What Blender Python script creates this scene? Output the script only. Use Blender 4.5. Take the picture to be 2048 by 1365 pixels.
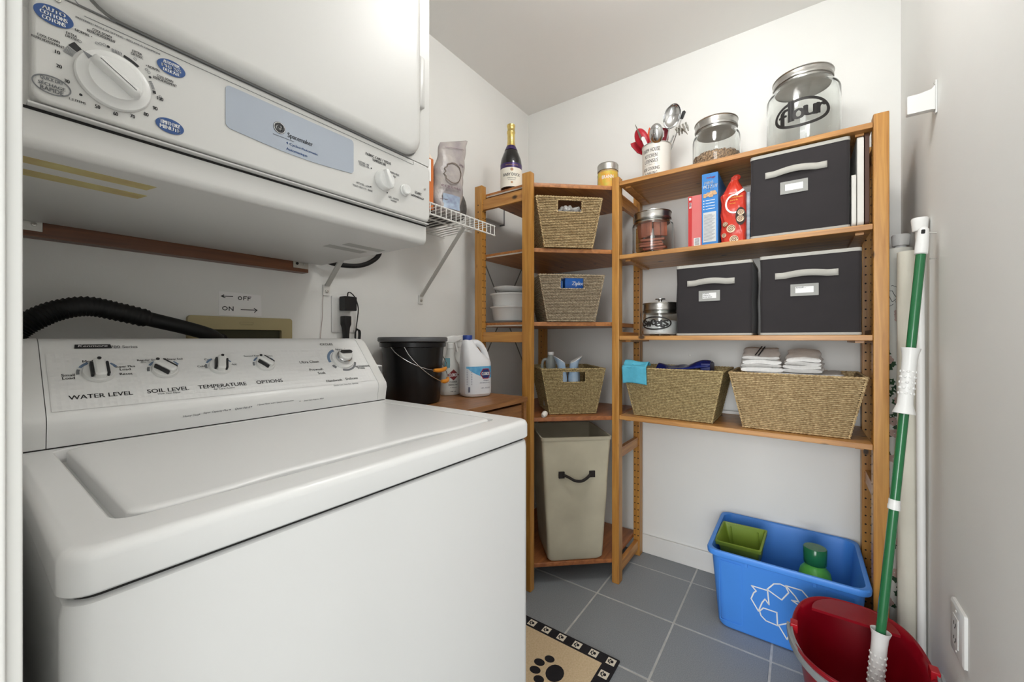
import bpy, bmesh, math, random
from mathutils import Vector, Matrix
random.seed(7)
PI = math.pi
for o in list(bpy.data.objects): bpy.data.objects.remove(o)
S = bpy.context.scene
C = S.collection

# ------------------------------------------------------------------ camera, world, lights, exposure
cam_d = bpy.data.cameras.new('camera'); cam_d.sensor_width = 36.0
cam_d.lens = 799.0/2048*36; cam_d.shift_y = -5.5/2048; cam_d.clip_start = .01
cam = bpy.data.objects.new('camera', cam_d); C.objects.link(cam)
cam.location = (0, 0, 1.08); cam.rotation_euler = (PI/2, 0, math.atan2(-.8127, .5828))
S.camera = cam
W = bpy.data.worlds.new('world'); S.world = W; W.use_nodes = True
W.node_tree.nodes['Background'].inputs[0].default_value = (.98, 1.0, .995, 1)
W.node_tree.nodes['Background'].inputs[1].default_value = 1.3
def area(name, loc, aim, sx, sy, watt, col):
    d = bpy.data.lights.new(name, 'AREA'); d.shape = 'RECTANGLE'; d.size = sx; d.size_y = sy; d.energy = watt; d.color = col
    o = bpy.data.objects.new(name, d); C.objects.link(o); o.location = loc
    o.rotation_euler = (Vector(aim)-Vector(loc)).to_track_quat('-Z', 'Y').to_euler(); return o
# daylight of the hall that comes in through the open doorway behind the camera
area('hall_daylight', (-3.4, -.15, 1.35), (1.3, .15, 1.05), 1.6, 2.2, 68, (.975, .995, 1))
LAMP = (1.03, .26, 2.33)      # ceiling lamp (its glass dome gives the light, see ceiling_lamp)
LAMP_STRENGTH = 16.5
S.view_settings.view_transform = 'Standard'; S.view_settings.look = 'None'
S.view_settings.gamma = 1; S.view_settings.use_curve_mapping = False
S.view_settings.exposure = 0.79

# ------------------------------------------------------------------ helpers
def lin(c):
    c = c/255.0
    return c/12.92 if c <= .04045 else ((c+.055)/1.055)**2.4
def rgb(r, g, b): return (lin(r), lin(g), lin(b), 1)
MATS = {}
def mat(name, col, rough=.5, metal=0, var=0, vs=8.0, bump=0, bs=60.0, trans=0, ior=1.45, coat=0, alpha=1, emit=0, stretch=(1,1,1), spec=.5, col2=None, detail=3, sheen=0):
    if name in MATS: return MATS[name]
    m = bpy.data.materials.new(name); m.use_nodes = True; nt = m.node_tree; b = nt.nodes['Principled BSDF']
    b.inputs['Base Color'].default_value = rgb(*col); b.inputs['Roughness'].default_value = rough
    b.inputs['Metallic'].default_value = metal; b.inputs['IOR'].default_value = ior
    b.inputs['Transmission Weight'].default_value = trans; b.inputs['Coat Weight'].default_value = coat
    b.inputs['Specular IOR Level'].default_value = spec; b.inputs['Alpha'].default_value = alpha
    b.inputs['Sheen Weight'].default_value = sheen
    if emit:
        b.inputs['Emission Color'].default_value = rgb(*col); b.inputs['Emission Strength'].default_value = emit
    tc = nt.nodes.new('ShaderNodeTexCoord'); mp = nt.nodes.new('ShaderNodeMapping'); mp.inputs['Scale'].default_value = stretch
    nt.links.new(tc.outputs['Object'], mp.inputs['Vector'])
    if var or col2:
        n = nt.nodes.new('ShaderNodeTexNoise'); n.inputs['Scale'].default_value = vs; n.inputs['Detail'].default_value = detail
        nt.links.new(mp.outputs[0], n.inputs['Vector'])
        r = nt.nodes.new('ShaderNodeValToRGB'); e = r.color_ramp.elements
        e[0].position = .3; e[1].position = .7
        c2 = col2 if col2 else tuple(max(0, k*(1-var)) for k in col)
        e[0].color = rgb(*c2); e[1].color = rgb(*col)
        nt.links.new(n.outputs['Fac'], r.inputs[0]); nt.links.new(r.outputs[0], b.inputs['Base Color'])
    if bump:
        n2 = nt.nodes.new('ShaderNodeTexNoise'); n2.inputs['Scale'].default_value = bs; n2.inputs['Detail'].default_value = 4
        nt.links.new(mp.outputs[0], n2.inputs['Vector'])
        bn = nt.nodes.new('ShaderNodeBump'); bn.inputs['Strength'].default_value = bump; bn.inputs['Distance'].default_value = .004
        nt.links.new(n2.outputs['Fac'], bn.inputs['Height']); nt.links.new(bn.outputs[0], b.inputs['Normal'])
    MATS[name] = m; return m
def wood(name, light, dark, axis, rough=.42, knots=True, scale=1.0, ring=3.0):
    m = bpy.data.materials.new(name); m.use_nodes = True; nt = m.node_tree; L = nt.links; b = nt.nodes['Principled BSDF']
    b.inputs['Roughness'].default_value = rough; b.inputs['Coat Weight'].default_value = .15; b.inputs['Coat Roughness'].default_value = .3
    tc = nt.nodes.new('ShaderNodeTexCoord'); oi = nt.nodes.new('ShaderNodeObjectInfo')
    ad = nt.nodes.new('ShaderNodeVectorMath'); ad.operation = 'ADD'
    ml = nt.nodes.new('ShaderNodeVectorMath'); ml.operation = 'SCALE'; ml.inputs['Scale'].default_value = 7.0
    cb = nt.nodes.new('ShaderNodeCombineXYZ')
    for k in range(3): L.new(oi.outputs['Random'], cb.inputs[k])
    L.new(cb.outputs[0], ml.inputs[0]); L.new(tc.outputs['Object'], ad.inputs[0]); L.new(ml.outputs[0], ad.inputs[1])
    mp = nt.nodes.new('ShaderNodeMapping'); sc = [22*scale]*3; sc['xyz'.index(axis)] = 1.3*scale; mp.inputs['Scale'].default_value = sc
    L.new(ad.outputs[0], mp.inputs['Vector'])
    n = nt.nodes.new('ShaderNodeTexNoise'); n.inputs['Scale'].default_value = ring; n.inputs['Detail'].default_value = 6; n.inputs['Distortion'].default_value = .8
    L.new(mp.outputs[0], n.inputs['Vector'])
    r = nt.nodes.new('ShaderNodeValToRGB'); e = r.color_ramp.elements; e[0].position = .32; e[1].position = .68
    e[0].color = rgb(*dark); e[1].color = rgb(*light)
    L.new(n.outputs['Fac'], r.inputs[0]); out = r.outputs[0]
    if knots:
        mk = nt.nodes.new('ShaderNodeMapping'); sk = [9.0]*3; sk['xyz'.index(axis)] = 5.5; mk.inputs['Scale'].default_value = sk
        L.new(ad.outputs[0], mk.inputs['Vector'])
        v = nt.nodes.new('ShaderNodeTexVoronoi'); v.inputs['Scale'].default_value = 1.0; L.new(mk.outputs[0], v.inputs['Vector'])
        rk = nt.nodes.new('ShaderNodeValToRGB'); k = rk.color_ramp.elements; k[0].position = .05; k[1].position = .10
        k[0].color = (1, 1, 1, 1); k[1].color = (0, 0, 0, 1)
        L.new(v.outputs['Distance'], rk.inputs[0])
        mx = nt.nodes.new('ShaderNodeMix'); mx.data_type = 'RGBA'
        mx.inputs[7].default_value = rgb(*[int(q*.42) for q in dark]); L.new(rk.outputs[0], mx.inputs[0]); L.new(out, mx.inputs[6]); out = mx.outputs[2]
    L.new(out, b.inputs['Base Color'])
    bn = nt.nodes.new('ShaderNodeBump'); bn.inputs['Strength'].default_value = .12; bn.inputs['Distance'].default_value = .002
    L.new(n.outputs['Fac'], bn.inputs['Height']); L.new(bn.outputs[0], b.inputs['Normal'])
    return m

def basis(d):
    d = Vector(d).normalized(); a = Vector((0, 0, 1)) if abs(d.z) < .9 else Vector((1, 0, 0))
    u = d.cross(a).normalized(); return u, d.cross(u).normalized()
TXT = {}
def text2d(s, bold=0):
    if (s, bold) in TXT: return TXT[(s, bold)]
    c = bpy.data.curves.new('t', 'FONT'); c.body = s; c.resolution_u = 3
    o = bpy.data.objects.new('t', c); me = bpy.data.meshes.new_from_object(o)
    v = [(p.co.x, p.co.y) for p in me.vertices]; f = [tuple(p.vertices) for p in me.polygons]
    bpy.data.objects.remove(o); bpy.data.curves.remove(c); bpy.data.meshes.remove(me)
    x0 = min(p[0] for p in v); x1 = max(p[0] for p in v); y0 = min(p[1] for p in v); y1 = max(p[1] for p in v)
    TXT[(s, bold)] = ([((p[0]-x0)/(x1-x0)-.5, (p[1]-y0)/(y1-y0)-.5) for p in v], f, (x1-x0)/(y1-y0)); return TXT[(s, bold)]
def rrect(x0, x1, y0, y1, r, n=5, m=1):
    """rounded rectangle loop, counter-clockwise; m = points per straight side"""
    P = []; r = max(r, 1e-4)
    cs = [(x1-r, y0+r, -90), (x1-r, y1-r, 0), (x0+r, y1-r, 90), (x0+r, y0+r, 180)]
    for i, (cx, cy, a) in enumerate(cs):
        arc = [(cx+r*math.cos(math.radians(a+90*k/n)), cy+r*math.sin(math.radians(a+90*k/n))) for k in range(n+1)]
        P += arc
        if m > 1:
            nx = cs[(i+1) % 4]; a2 = math.radians(nx[2]); q = (nx[0]+r*math.cos(a2), nx[1]+r*math.sin(a2)); p = arc[-1]
            P += [(p[0]+(q[0]-p[0])*k/m, p[1]+(q[1]-p[1])*k/m) for k in range(1, m)]
    return P
def ell(cx, cy, rx, ry, n=40): return [(cx+rx*math.cos(2*PI*k/n), cy+ry*math.sin(2*PI*k/n)) for k in range(n)]
class MB:
    def __init__(s): s.v = []; s.f = []
    def add(s, vs, fs):
        o = len(s.v); s.v += [tuple(p) for p in vs]; s.f += [tuple(i+o for i in f) for f in fs]; return s
    def box(s, x0, x1, y0, y1, z0, z1):
        return s.add([(x0,y0,z0),(x1,y0,z0),(x1,y1,z0),(x0,y1,z0),(x0,y0,z1),(x1,y0,z1),(x1,y1,z1),(x0,y1,z1)],
                     [(3,2,1,0),(4,5,6,7),(0,1,5,4),(1,2,6,5),(2,3,7,6),(3,0,4,7)])
    def loft(s, loops, cap0=True, cap1=True, closed=False):
        n = len(loops[0]); vs = [p for l in loops for p in l]; fs = []
        K = len(loops)
        for k in range(K if closed else K-1):
            a = k*n; b = ((k+1) % K)*n
            for i in range(n): j = (i+1) % n; fs.append((a+i, a+j, b+j, b+i))
        if not closed:
            if cap0: fs.append(tuple(reversed(range(n))))
            if cap1: fs.append(tuple(range((K-1)*n, K*n)))
        return s.add(vs, fs)
    def tube(s, path, r, n=8, closed=False, caps=True):
        P = [Vector(p) for p in path]; loops = []; K = len(P)
        d0 = (P[1]-P[0]); u, w = basis(d0)
        for k in range(K):
            a = P[(k-1) % K] if (closed or k > 0) else P[k]; b = P[(k+1) % K] if (closed or k < K-1) else P[k]
            d = (b-a).normalized(); u = (u-d*u.dot(d)).normalized(); w = d.cross(u)
            rr = r[k] if isinstance(r, (list, tuple)) else r
            loops.append([P[k]+u*rr*math.cos(2*PI*i/n)+w*rr*math.sin(2*PI*i/n) for i in range(n)])
        return s.loft(loops, caps, caps, closed)
    def lathe(s, prof, n=32, c=(0, 0, 0), closed=False, axis=None, cap0=True, cap1=True):
        """prof: (radius, height) pairs from bottom to top"""
        c = Vector(c); ax = Vector(axis).normalized() if axis else Vector((0, 0, 1))
        if axis: u, w = basis(ax)
        else: u, w = Vector((1, 0, 0)), Vector((0, 1, 0))
        loops = [[c+ax*h+u*max(r, 1e-5)*math.cos(2*PI*i/n)+w*max(r, 1e-5)*math.sin(2*PI*i/n) for i in range(n)] for r, h in prof]
        return s.loft(loops, cap0, cap1, closed)
    def poly(s, pts, fn, t):
        """flat outline in 2-D mapped by fn(a,b,c); t = thickness"""
        n = len(pts); s.add([fn(a, b, 0) for a, b in pts]+[fn(a, b, t) for a, b in pts],
            [tuple(reversed(range(n))), tuple(range(n, 2*n))]+[(i, (i+1) % n, n+(i+1) % n, n+i) for i in range(n)]); return s
    def ring(s, o, i, fn, t):
        n = len(o)
        return s.loft([[fn(a, b, 0) for a, b in i], [fn(a, b, 0) for a, b in o], [fn(a, b, t) for a, b in o], [fn(a, b, t) for a, b in i]], closed=True)
    def patch(s, outline, fn, sub=6, rings=4):
        """flat print that follows a curved surface: outline subdivided, filled in rings towards its centre"""
        n = len(outline); O = []
        for k in range(n):
            p, q = outline[k], outline[(k+1) % n]
            O += [(p[0]+(q[0]-p[0])*i/sub, p[1]+(q[1]-p[1])*i/sub) for i in range(sub)]
        cx = sum(p[0] for p in O)/len(O); cy = sum(p[1] for p in O)/len(O)
        return s.loft([[fn(cx+(x-cx)*t, cy+(y-cy)*t, 0) for x, y in O] for t in [1-j/rings for j in range(rings)]+[.02]], False, True)
    def stroke(s, pts, w, fn, t, closed=False):
        P = [Vector(p) for p in pts]; K = len(P)
        for k in range(K if closed else K-1):
            a, b = P[k], P[(k+1) % K]; d = (b-a).normalized(); q = Vector((-d.y, d.x))*w/2; e = d*w*.3
            s.poly([tuple(a-e-q), tuple(b+e-q), tuple(b+e+q), tuple(a-e+q)], fn, t)
        return s
    def text(s, st, a, b, w, h, fn, slant=0, c=0, bold=.014):
        """printed lettering centred at (a,b), w wide and h tall in the plane of fn"""
        v, f, asp = text2d(st)
        if w is None: w = h*asp
        if h is None: h = w/asp
        k = bold*h*1.4      # a second impression, shifted a little, makes the strokes heavier
        for d in (-k, k): s.add([fn(a+x*w+slant*y*h+d, b+y*h, c) for x, y in v], f)
        return s
    def grid(s, nu, nv, fn, closed_u=False):
        vs = [fn(i/(nu if closed_u else nu-1), j/(nv-1)) for j in range(nv) for i in range(nu)]; fs = []
        for j in range(nv-1):
            for i in range(nu if closed_u else nu-1):
                i2 = (i+1) % nu; fs.append((j*nu+i, j*nu+i2, (j+1)*nu+i2, (j+1)*nu+i))
        return s.add(vs, fs)
    def build(s, name, m, parent=None, bevel=0, seg=2, smooth=True, angle=40, world=False, solid=0, wn=False):
        me = bpy.data.meshes.new(name); vs = s.v
        if world and parent is not None:
            iv = parent_matrix(parent).inverted(); vs = [tuple(iv @ Vector(p)) for p in vs]
        me.from_pydata(vs, [], s.f); me.update()
        if bevel or len(s.f) < 20000:
            bm = bmesh.new(); bm.from_mesh(me)
            if len(s.f) < 20000 and not name.startswith('print'):
                bmesh.ops.recalc_face_normals(bm, faces=bm.faces)
            if bevel:
                es = [e for e in bm.edges if len(e.link_faces) == 2 and e.calc_face_angle(0) > math.radians(30)]
                bmesh.ops.bevel(bm, geom=es, offset=bevel, segments=seg, profile=.5, affect='EDGES', clamp_overlap=True)
            bm.to_mesh(me); bm.free()
        if smooth:
            me.polygons.foreach_set('use_smooth', [True]*len(me.polygons)); me.set_sharp_from_angle(angle=math.radians(angle))
        o = bpy.data.objects.new(name, me); C.objects.link(o); me.materials.append(m)
        if parent is not None: o.parent = parent
        if wn or (bevel and len(me.polygons) < 4000): md = o.modifiers.new('wn', 'WEIGHTED_NORMAL'); md.keep_sharp = True
        if name.startswith('print') and len(s.f) > 12: o['kind'] = 'stuff'
        if solid:
            md = o.modifiers.new('solid', 'SOLIDIFY'); md.thickness = solid; md.offset = 0
        return o
def parent_matrix(p):
    m = Matrix.LocRotScale(p.location, p.rotation_euler, p.scale)
    return parent_matrix(p.parent) @ m if p.parent else m
def tag(o, label, cat, group=None):
    o['label'] = label; o['category'] = cat
    if group: o['group'] = group
    return o
def thing(name, label, cat, loc=(0, 0, 0), rz=0, group=None):
    o = bpy.data.objects.new(name, None); C.objects.link(o); o.empty_display_size = .05
    o.location = loc; o.rotation_euler = (0, 0, rz); return tag(o, label, cat, group)
def struct(o): o['kind'] = 'structure'; return o
def stuff(o): o['kind'] = 'stuff'; return o
def share(src, name, parent=None, loc=(0, 0, 0), rot=(0, 0, 0)):
    o = src.copy(); o.name = name; C.objects.link(o); o.parent = parent; o.location = loc; o.rotation_euler = rot; return o
# image ray helpers: a point of the photograph carried onto a real plane of the room
def ray(u, v):
    t = (u-1024)/799.; return Vector((.5828*t+.8127, -.8126*t+.5828, (677-v)/799.))
def at_y(u, v, Y): r = ray(u, v); k = Y/r.y; return (r.x*k, Y, 1.08+r.z*k)
def at_x(u, v, X): r = ray(u, v); k = X/r.x; return (X, r.y*k, 1.08+r.z*k)
def at_z(u, v, Z): r = ray(u, v); k = (Z-1.08)/r.z; return (r.x*k, r.y*k, Z)

# ------------------------------------------------------------------ materials
m_wall = mat('wall_paint', (240, 240, 237), .75, var=.015, vs=3, bump=.05, bs=180)
m_ceil = mat('ceiling_paint', (240, 239, 236), .9, bump=.06, bs=200)
m_trim = mat('trim_paint', (236, 235, 232), .45, var=.03, vs=5)
m_jamb = mat('trim_paint_dimmed', (214, 213, 209), .5, var=.03, vs=5)  # trim paint darkened against the strong light that falls on the jamb
m_tile = mat('floor_tile_grey', (153, 157, 160), .55, col2=(131, 136, 140), vs=320, detail=2, bump=.08, bs=400)
m_grout = mat('grout', (205, 205, 202), .85, var=.12, vs=25)
m_appl = mat('white_enamel', (233, 233, 232), .27, bump=.012, bs=500)
m_dryer = mat('dryer_enamel', (211, 210, 207), .38, bump=.012, bs=500)
m_plast = mat('white_plastic', (228, 228, 226), .35, var=.01)
m_dark = mat('dark_gap', (34, 33, 32), .8, var=.1)
m_black = mat('black_print', (38, 38, 40), .5, var=.05)
m_grey = mat('grey_print', (120, 122, 125), .5, var=.05)
m_blueprint = mat('blue_print', (52, 84, 140), .45, var=.04)
m_white = mat('white_print', (240, 240, 240), .5, var=.02)
m_badge = mat('grey_blue_badge', (170, 178, 190), .35, var=.02)
m_pz = wood('pine_upright', (202, 148, 72), (170, 114, 48), 'z')
m_px = wood('pine_along_x', (206, 146, 74), (170, 108, 48), 'x')
m_py = wood('pine_along_y', (206, 150, 80), (172, 114, 54), 'y')
m_table = wood('brown_table_wood', (166, 114, 66), (126, 82, 46), 'x', knots=False, scale=1.4)
m_cleat = wood('reddish_board_wood', (120, 72, 40), (92, 52, 28), 'x', knots=False)
m_chrome = mat('brushed_steel', (190, 188, 184), .28, 1, var=.06, vs=30, stretch=(1, 1, 12))
m_steel = mat('polished_steel', (200, 200, 200), .14, 1, var=.03)
m_zinc = mat('zinc_plate', (196, 194, 188), .38, 1, var=.08, vs=40)
m_wire = mat('white_coated_wire', (235, 234, 230), .35, var=.02)
m_blk = mat('black_plastic', (26, 26, 28), .4, var=.15)
m_blkrub = mat('black_rubber', (24, 24, 25), .6, var=.15, bump=.05)
m_glass = mat('clear_glass', (250, 252, 251), .02, trans=1, ior=1.42)
m_sea = mat('seagrass', (214, 190, 146), .75, col2=(140, 112, 72), vs=130, detail=4)
m_sea2 = mat('seagrass_greyish', (196, 180, 154), .75, col2=(122, 104, 80), vs=130, detail=4)
m_sea3 = mat('seagrass_greenish', (206, 186, 138), .75, col2=(128, 106, 66), vs=130, detail=4)
m_paper = mat('white_paper', (251, 250, 249), .8, var=.02, vs=6)

# ------------------------------------------------------------------ the setting
XB, YA, YC, ZC = 2.035, 1.336, -.307, 2.436      # back wall, left wall, right wall, ceiling
fl = struct(MB().box(-1.6, XB+.1, -1.3, YA+.1, -.06, -.0012).build('floor', m_grout))
gx = [1.277+.31*k for k in range(-4, 3)]; gx = [-.05]+gx+[XB]
gy = [.385+.3095*k for k in range(-2, 4)]; gy = [YC]+gy+[YA]
gx = sorted(x for x in gx if x <= XB); gy = sorted(set(y for y in gy if YC <= y <= YA))
g = .0034; tile_mesh = None
for i in range(len(gx)-1):
    for j in range(len(gy)-1):
        w = gx[i+1]-gx[i]; d = gy[j+1]-gy[j]
        if w < .02 or d < .02: continue
        if abs(w-.31) < .001 and abs(d-.3095) < .001:
            if tile_mesh is None:
                t = MB().box(-w/2+g, w/2-g, -d/2+g, d/2-g, -.006, 0).build('tile', m_tile, fl, bevel=.0012, seg=1); tile_mesh = t
                t.location = (gx[i]+w/2, gy[j]+d/2, 0)
            else: share(tile_mesh, 'tile', fl, (gx[i]+w/2, gy[j]+d/2, 0), (0, 0, random.choice((0, PI))))
        else:
            t = MB().box(-w/2+g, w/2-g, -d/2+g, d/2-g, -.006, 0).build('tile', m_tile, fl, bevel=.0012, seg=1)
            t.location = (gx[i]+w/2, gy[j]+d/2, 0)
struct(MB().box(-.14, XB+.1, YC-.1, YA+.1, ZC, ZC+.08).build('ceiling', m_ceil))
struct(MB().box(XB, XB+.1, YC-.1, YA+.1, 0, ZC).build('wall_back', m_wall))
struct(MB().box(-.14, XB, YA, YA+.1, 0, ZC).build('wall_left', m_wall))
struct(MB().box(-.14, XB, YC-.1, YC, 0, ZC).build('wall_right', m_wall))
wf = MB().box(-.12, .014, .37, YA, 0, ZC); wf.box(-.12, .014, YC, .37, 2.06, ZC)
struct(wf.build('wall_front', m_wall))
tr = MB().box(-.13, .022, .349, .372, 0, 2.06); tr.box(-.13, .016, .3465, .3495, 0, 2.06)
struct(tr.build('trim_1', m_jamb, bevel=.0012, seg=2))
struct(MB().box(-.13, .022, YC+.001, .349, 2.04, 2.06).build('trim_2', m_trim, bevel=.002))
def baseboard(name, pts):
    mb = MB()
    for b in pts: mb.box(*b)
    return struct(mb.build(name, m_trim, bevel=.004))
baseboard('baseboard_back', [(XB-.013, XB, YC+.002, YA-.014, 0, .092)])
baseboard('baseboard_left', [(.02, XB-.001, YA-.013, YA, 0, .092)])
baseboard('baseboard_right', [(.02, XB-.014, YC, YC+.011, 0, .092)])

# ceiling lamp just above the frame
lp = thing('ceiling_lamp', 'round white glass ceiling lamp above the washer and the shelves', 'ceiling lamp', (LAMP[0], LAMP[1], ZC))
MB().lathe([(.07, -.03), (.16, -.03), (.165, -.02), (.165, 0), (.07, 0)], 40).build('base_plate', m_plast, lp)
m_lampglass = mat('lamp_glass', (253, 252, 249), .4, emit=LAMP_STRENGTH)
MB().lathe([(.004, -.20), (.05, -.195), (.09, -.178), (.115, -.15), (.125, -.118), (.118, -.085), (.095, -.056), (.065, -.038), (.06, -.031)], 40).build('glass_dome', m_lampglass, lp)

# ------------------------------------------------------------------ washing machine
WX0, WX1, WY0, WY1, WZ = .047, .724, .468, 1.125, .907
wa = thing('washing_machine', 'white top-loading washing machine with a slanted control console of dials', 'washer', ((WX0+WX1)/2, (WY0+WY1)/2, 0))
def B(mb, name, m, par=wa, **k): return mb.build(name, m, par, world=True, **k)
c = MB(); L3 = lambda z, o, r: [(x, y, z) for x, y in rrect(WX0+o, WX1-o, WY0+o, WY1-o, r, 6)]
c.loft([L3(.03, .004, .02), L3(.05, .002, .022), L3(.850, .002, .022), L3(.8615, .004, .02), L3(.8655, .010, .014)])
B(c, 'cabinet', m_appl, wn=True)
for fx in (WX0+.06, WX1-.06):
    for fy in (WY0+.06, WY1-.06): B(MB().lathe([(.014, 0), (.02, .004), (.02, .012), (.008, .014), (.008, .035)], 12, (fx, fy, .001)), 'levelling_foot', m_blk)
B(MB().loft([L3(.864, .0085, .016), L3(.8695, .0085, .016)]), 'seam_gasket', m_dark)
# top panel with a well for the lid
LX0, LX1, LY0, LY1 = .089, .674, .528, .932
well = lambda z, o, r: [(x, y, z) for x, y in rrect(LX0-o, LX1+o, LY0-o, LY1+o, r, 6)]
c = MB()
c.loft([L3(.869, .003, .020), L3(.872, 0, .022), L3(WZ-.0105, 0, .022), L3(WZ-.006, .0012, .022), L3(WZ-.0025, .0038, .021), L3(WZ-.0006, .0075, .02), L3(WZ, .012, .018),
        well(WZ, .004, .022), well(WZ-.0015, .0015, .021), well(WZ-.020, 0, .02)], cap1=True)
B(c, 'top_panel', m_appl, angle=60, wn=True)
def lidloop(z, o, r):
    P = rrect(LX0+.0105+o, LX1-.004-o, LY0+.004+o, LY1-.004-o, r, 6, 30); Q = []
    for x, y in P:
        if y < LY0+.06:
            t = (x-.36)/.155; k = 1/(1+math.exp(12*(abs(t)-1))); y += .010*k*(1 if y < LY0+.03 else .5)
        Q.append((x, y, z))
    return Q
B(MB().loft([lidloop(WZ-.0198, 0, .018), lidloop(WZ-.003, 0, .018), lidloop(WZ-.0005, .0015, .018), lidloop(WZ+.0012, .005, .016), lidloop(WZ+.0018, .011, .014)]), 'lid', m_appl, angle=60, wn=True)
B(MB().box(.058, .704, .9445, .95, WZ-.0005, WZ+.0018), 'console_gap', m_dark)
# console
PA, PB = Vector((0, .936, .952)), Vector((0, 1.050, 1.0775))
up = (PB-PA).normalized(); nrm = Vector((0, -up.z, up.y))
CON = [(.946, WZ-.001), (.942, .930), (.9385, .946), (.941, .957)]
CON += [(PA.y+up.y*s, PA.z+up.z*s) for s in (.012, .06, .11, .145)]
CON += [(1.0405, 1.0668), (1.0480, 1.0738), (1.058, 1.0783), (1.070, 1.0795), (1.10, 1.0795), (1.117, 1.072), (1.1225, 1.055), (1.1225, WZ-.001)]
def conloop(x, k=1.0, o=0):
    cy = sum(p[0] for p in CON)/len(CON); 
    return [(x, cy+(y-cy)*k, WZ-.001+(z-WZ+.001)*k) for y, z in CON]
B(MB().loft([conloop(.0825), conloop(.679)]), 'console', None or m_appl, angle=35)
m_conpanel = bpy.data.materials.new('console_face_dotted'); m_conpanel.use_nodes = True
nt = m_conpanel.node_tree; bb = nt.nodes['Principled BSDF']; bb.inputs['Base Color'].default_value = rgb(230, 230, 229); bb.inputs['Roughness'].default_value = .33
tc = nt.nodes.new('ShaderNodeTexCoord'); mp = nt.nodes.new('ShaderNodeMapping'); br = nt.nodes.new('ShaderNodeTexVoronoi'); br.inputs['Randomness'].default_value = 0
mp.inputs['Scale'].default_value = (110, 150, 0.001); br.inputs['Scale'].default_value = 1
bn = nt.nodes.new('ShaderNodeBump'); bn.inputs['Strength'].default_value = .45; bn.inputs['Distance'].default_value = .0015
nt.links.new(tc.outputs['Object'], mp.inputs[0]); nt.links.new(mp.outputs[0], br.inputs['Vector']); nt.links.new(br.outputs['Distance'], bn.inputs['Height']); nt.links.new(bn.outputs[0], bb.inputs['Normal'])
for x0, x1, k in ((.0545, .0815, .985), (.680, .708, .985)):
    e = MB().loft([conloop(x0 if x0 < .3 else x1, .975), conloop(x0+.004 if x0 < .3 else x1-.004, .993), conloop(x1 if x0 < .3 else x0, 1.002)])
    B(e, 'console_end_cap', m_plast, angle=35)
def con(a, b, cc=0.0):      # a along the console, b up the slope from the crease, cc off the surface
    p = PA+up*b+nrm*(cc+.0008); return (a, p.y, p.z)
B(MB().poly([(.088, .016), (.672, .016), (.672, .137), (.088, .137)], con, .0002), 'dotted_face', m_conpanel)
def con_at(u, v):
    r = ray(u, v); o = Vector((0, 0, 1.08)); k = (PA-o).dot(nrm)/r.dot(nrm); p = o+r*k; return p.x, (p-PA).dot(up)
def knob(u, v, rad, ang, chrome=False):
    a, b = con_at(u, v); par = B(MB().lathe([(rad, 0), (rad, .003), (rad*.94, .0065), (rad*.5, .0075), (.0005, .0075)], 36, con(a, b), axis=nrm), 'dial', m_plast)
    ca, sa = math.cos(ang), math.sin(ang)
    f = lambda x, y, z: con(a+x*ca-y*sa, b+x*sa+y*ca, z)
    def sub(mb, name, m, **k): 
        o = mb.build(name, m, None, **k); o.parent = par; return o
    iv = parent_matrix(par).inverted()
    def lb(mb): mb.v = [tuple(iv @ Vector(p)) for p in mb.v]; return mb
    w = rad*.36
    if not chrome:
        g_ = MB().loft([[f(x, y, z) for x, y in rrect(-w+o, w-o, -rad*.8+o, rad*1.02-o, .004, 4)] for z, o in ((.006, 0), (.016, .0005), (.0185, .003))])
        sub(lb(g_), 'grip', m_plast)
        for s_ in (-1, 1):
            sub(lb(MB().loft([[f(x, y, z) for x, y in rrect(s_*(w+.0022)-.0018, s_*(w+.0022)+.0018, -rad*.62, rad*.7, .0015, 3)] for z in (.006, .0145)])), 'black_stripe', m_black)
        sub(lb(MB().lathe([(.0028, 0), (.0028, .0015)], 12, f(0, rad*.86, .0183), axis=nrm)), 'pointer_dot', m_black)
    else:
        sub(lb(MB().lathe([(rad*.66, 0), (rad*.66, .011), (rad*.6, .013), (.0005, .013)], 36, f(0, 0, .007), axis=nrm)), 'chrome_ring', m_steel)
        sub(lb(MB().lathe([(rad*.56, 0), (rad*.56, .008), (rad*.5, .010), (.0005, .010)], 36, f(0, 0, .018), axis=nrm)), 'dial_cap', m_plast)
        sub(lb(MB().loft([[f(x, y, z) for x, y in rrect(-rad*.5, rad*.62, rad*.0, rad*.36, .006, 4)] for z in (.026, .030)])), 'black_stripe', m_black)
    return a, b, rad
K = [knob(198, 747, .0215, 0), knob(330, 741, .0205, .75), knob(440, 735, .0205, -.22), knob(530, 730, .0195, .7), knob(684, 721, .030, 0, True)]
pr = MB(); pg = MB(); pb = MB()
def ctext(st, u, v, hpx, m=pr, slant=0, w=None):
    a, b = con_at(u, v); D = (ray(u, v).normalized()); a2, b2 = con_at(u, v-hpx); m.text(st, a, b, w, abs(b2-b), con, slant, .0008)
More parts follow.
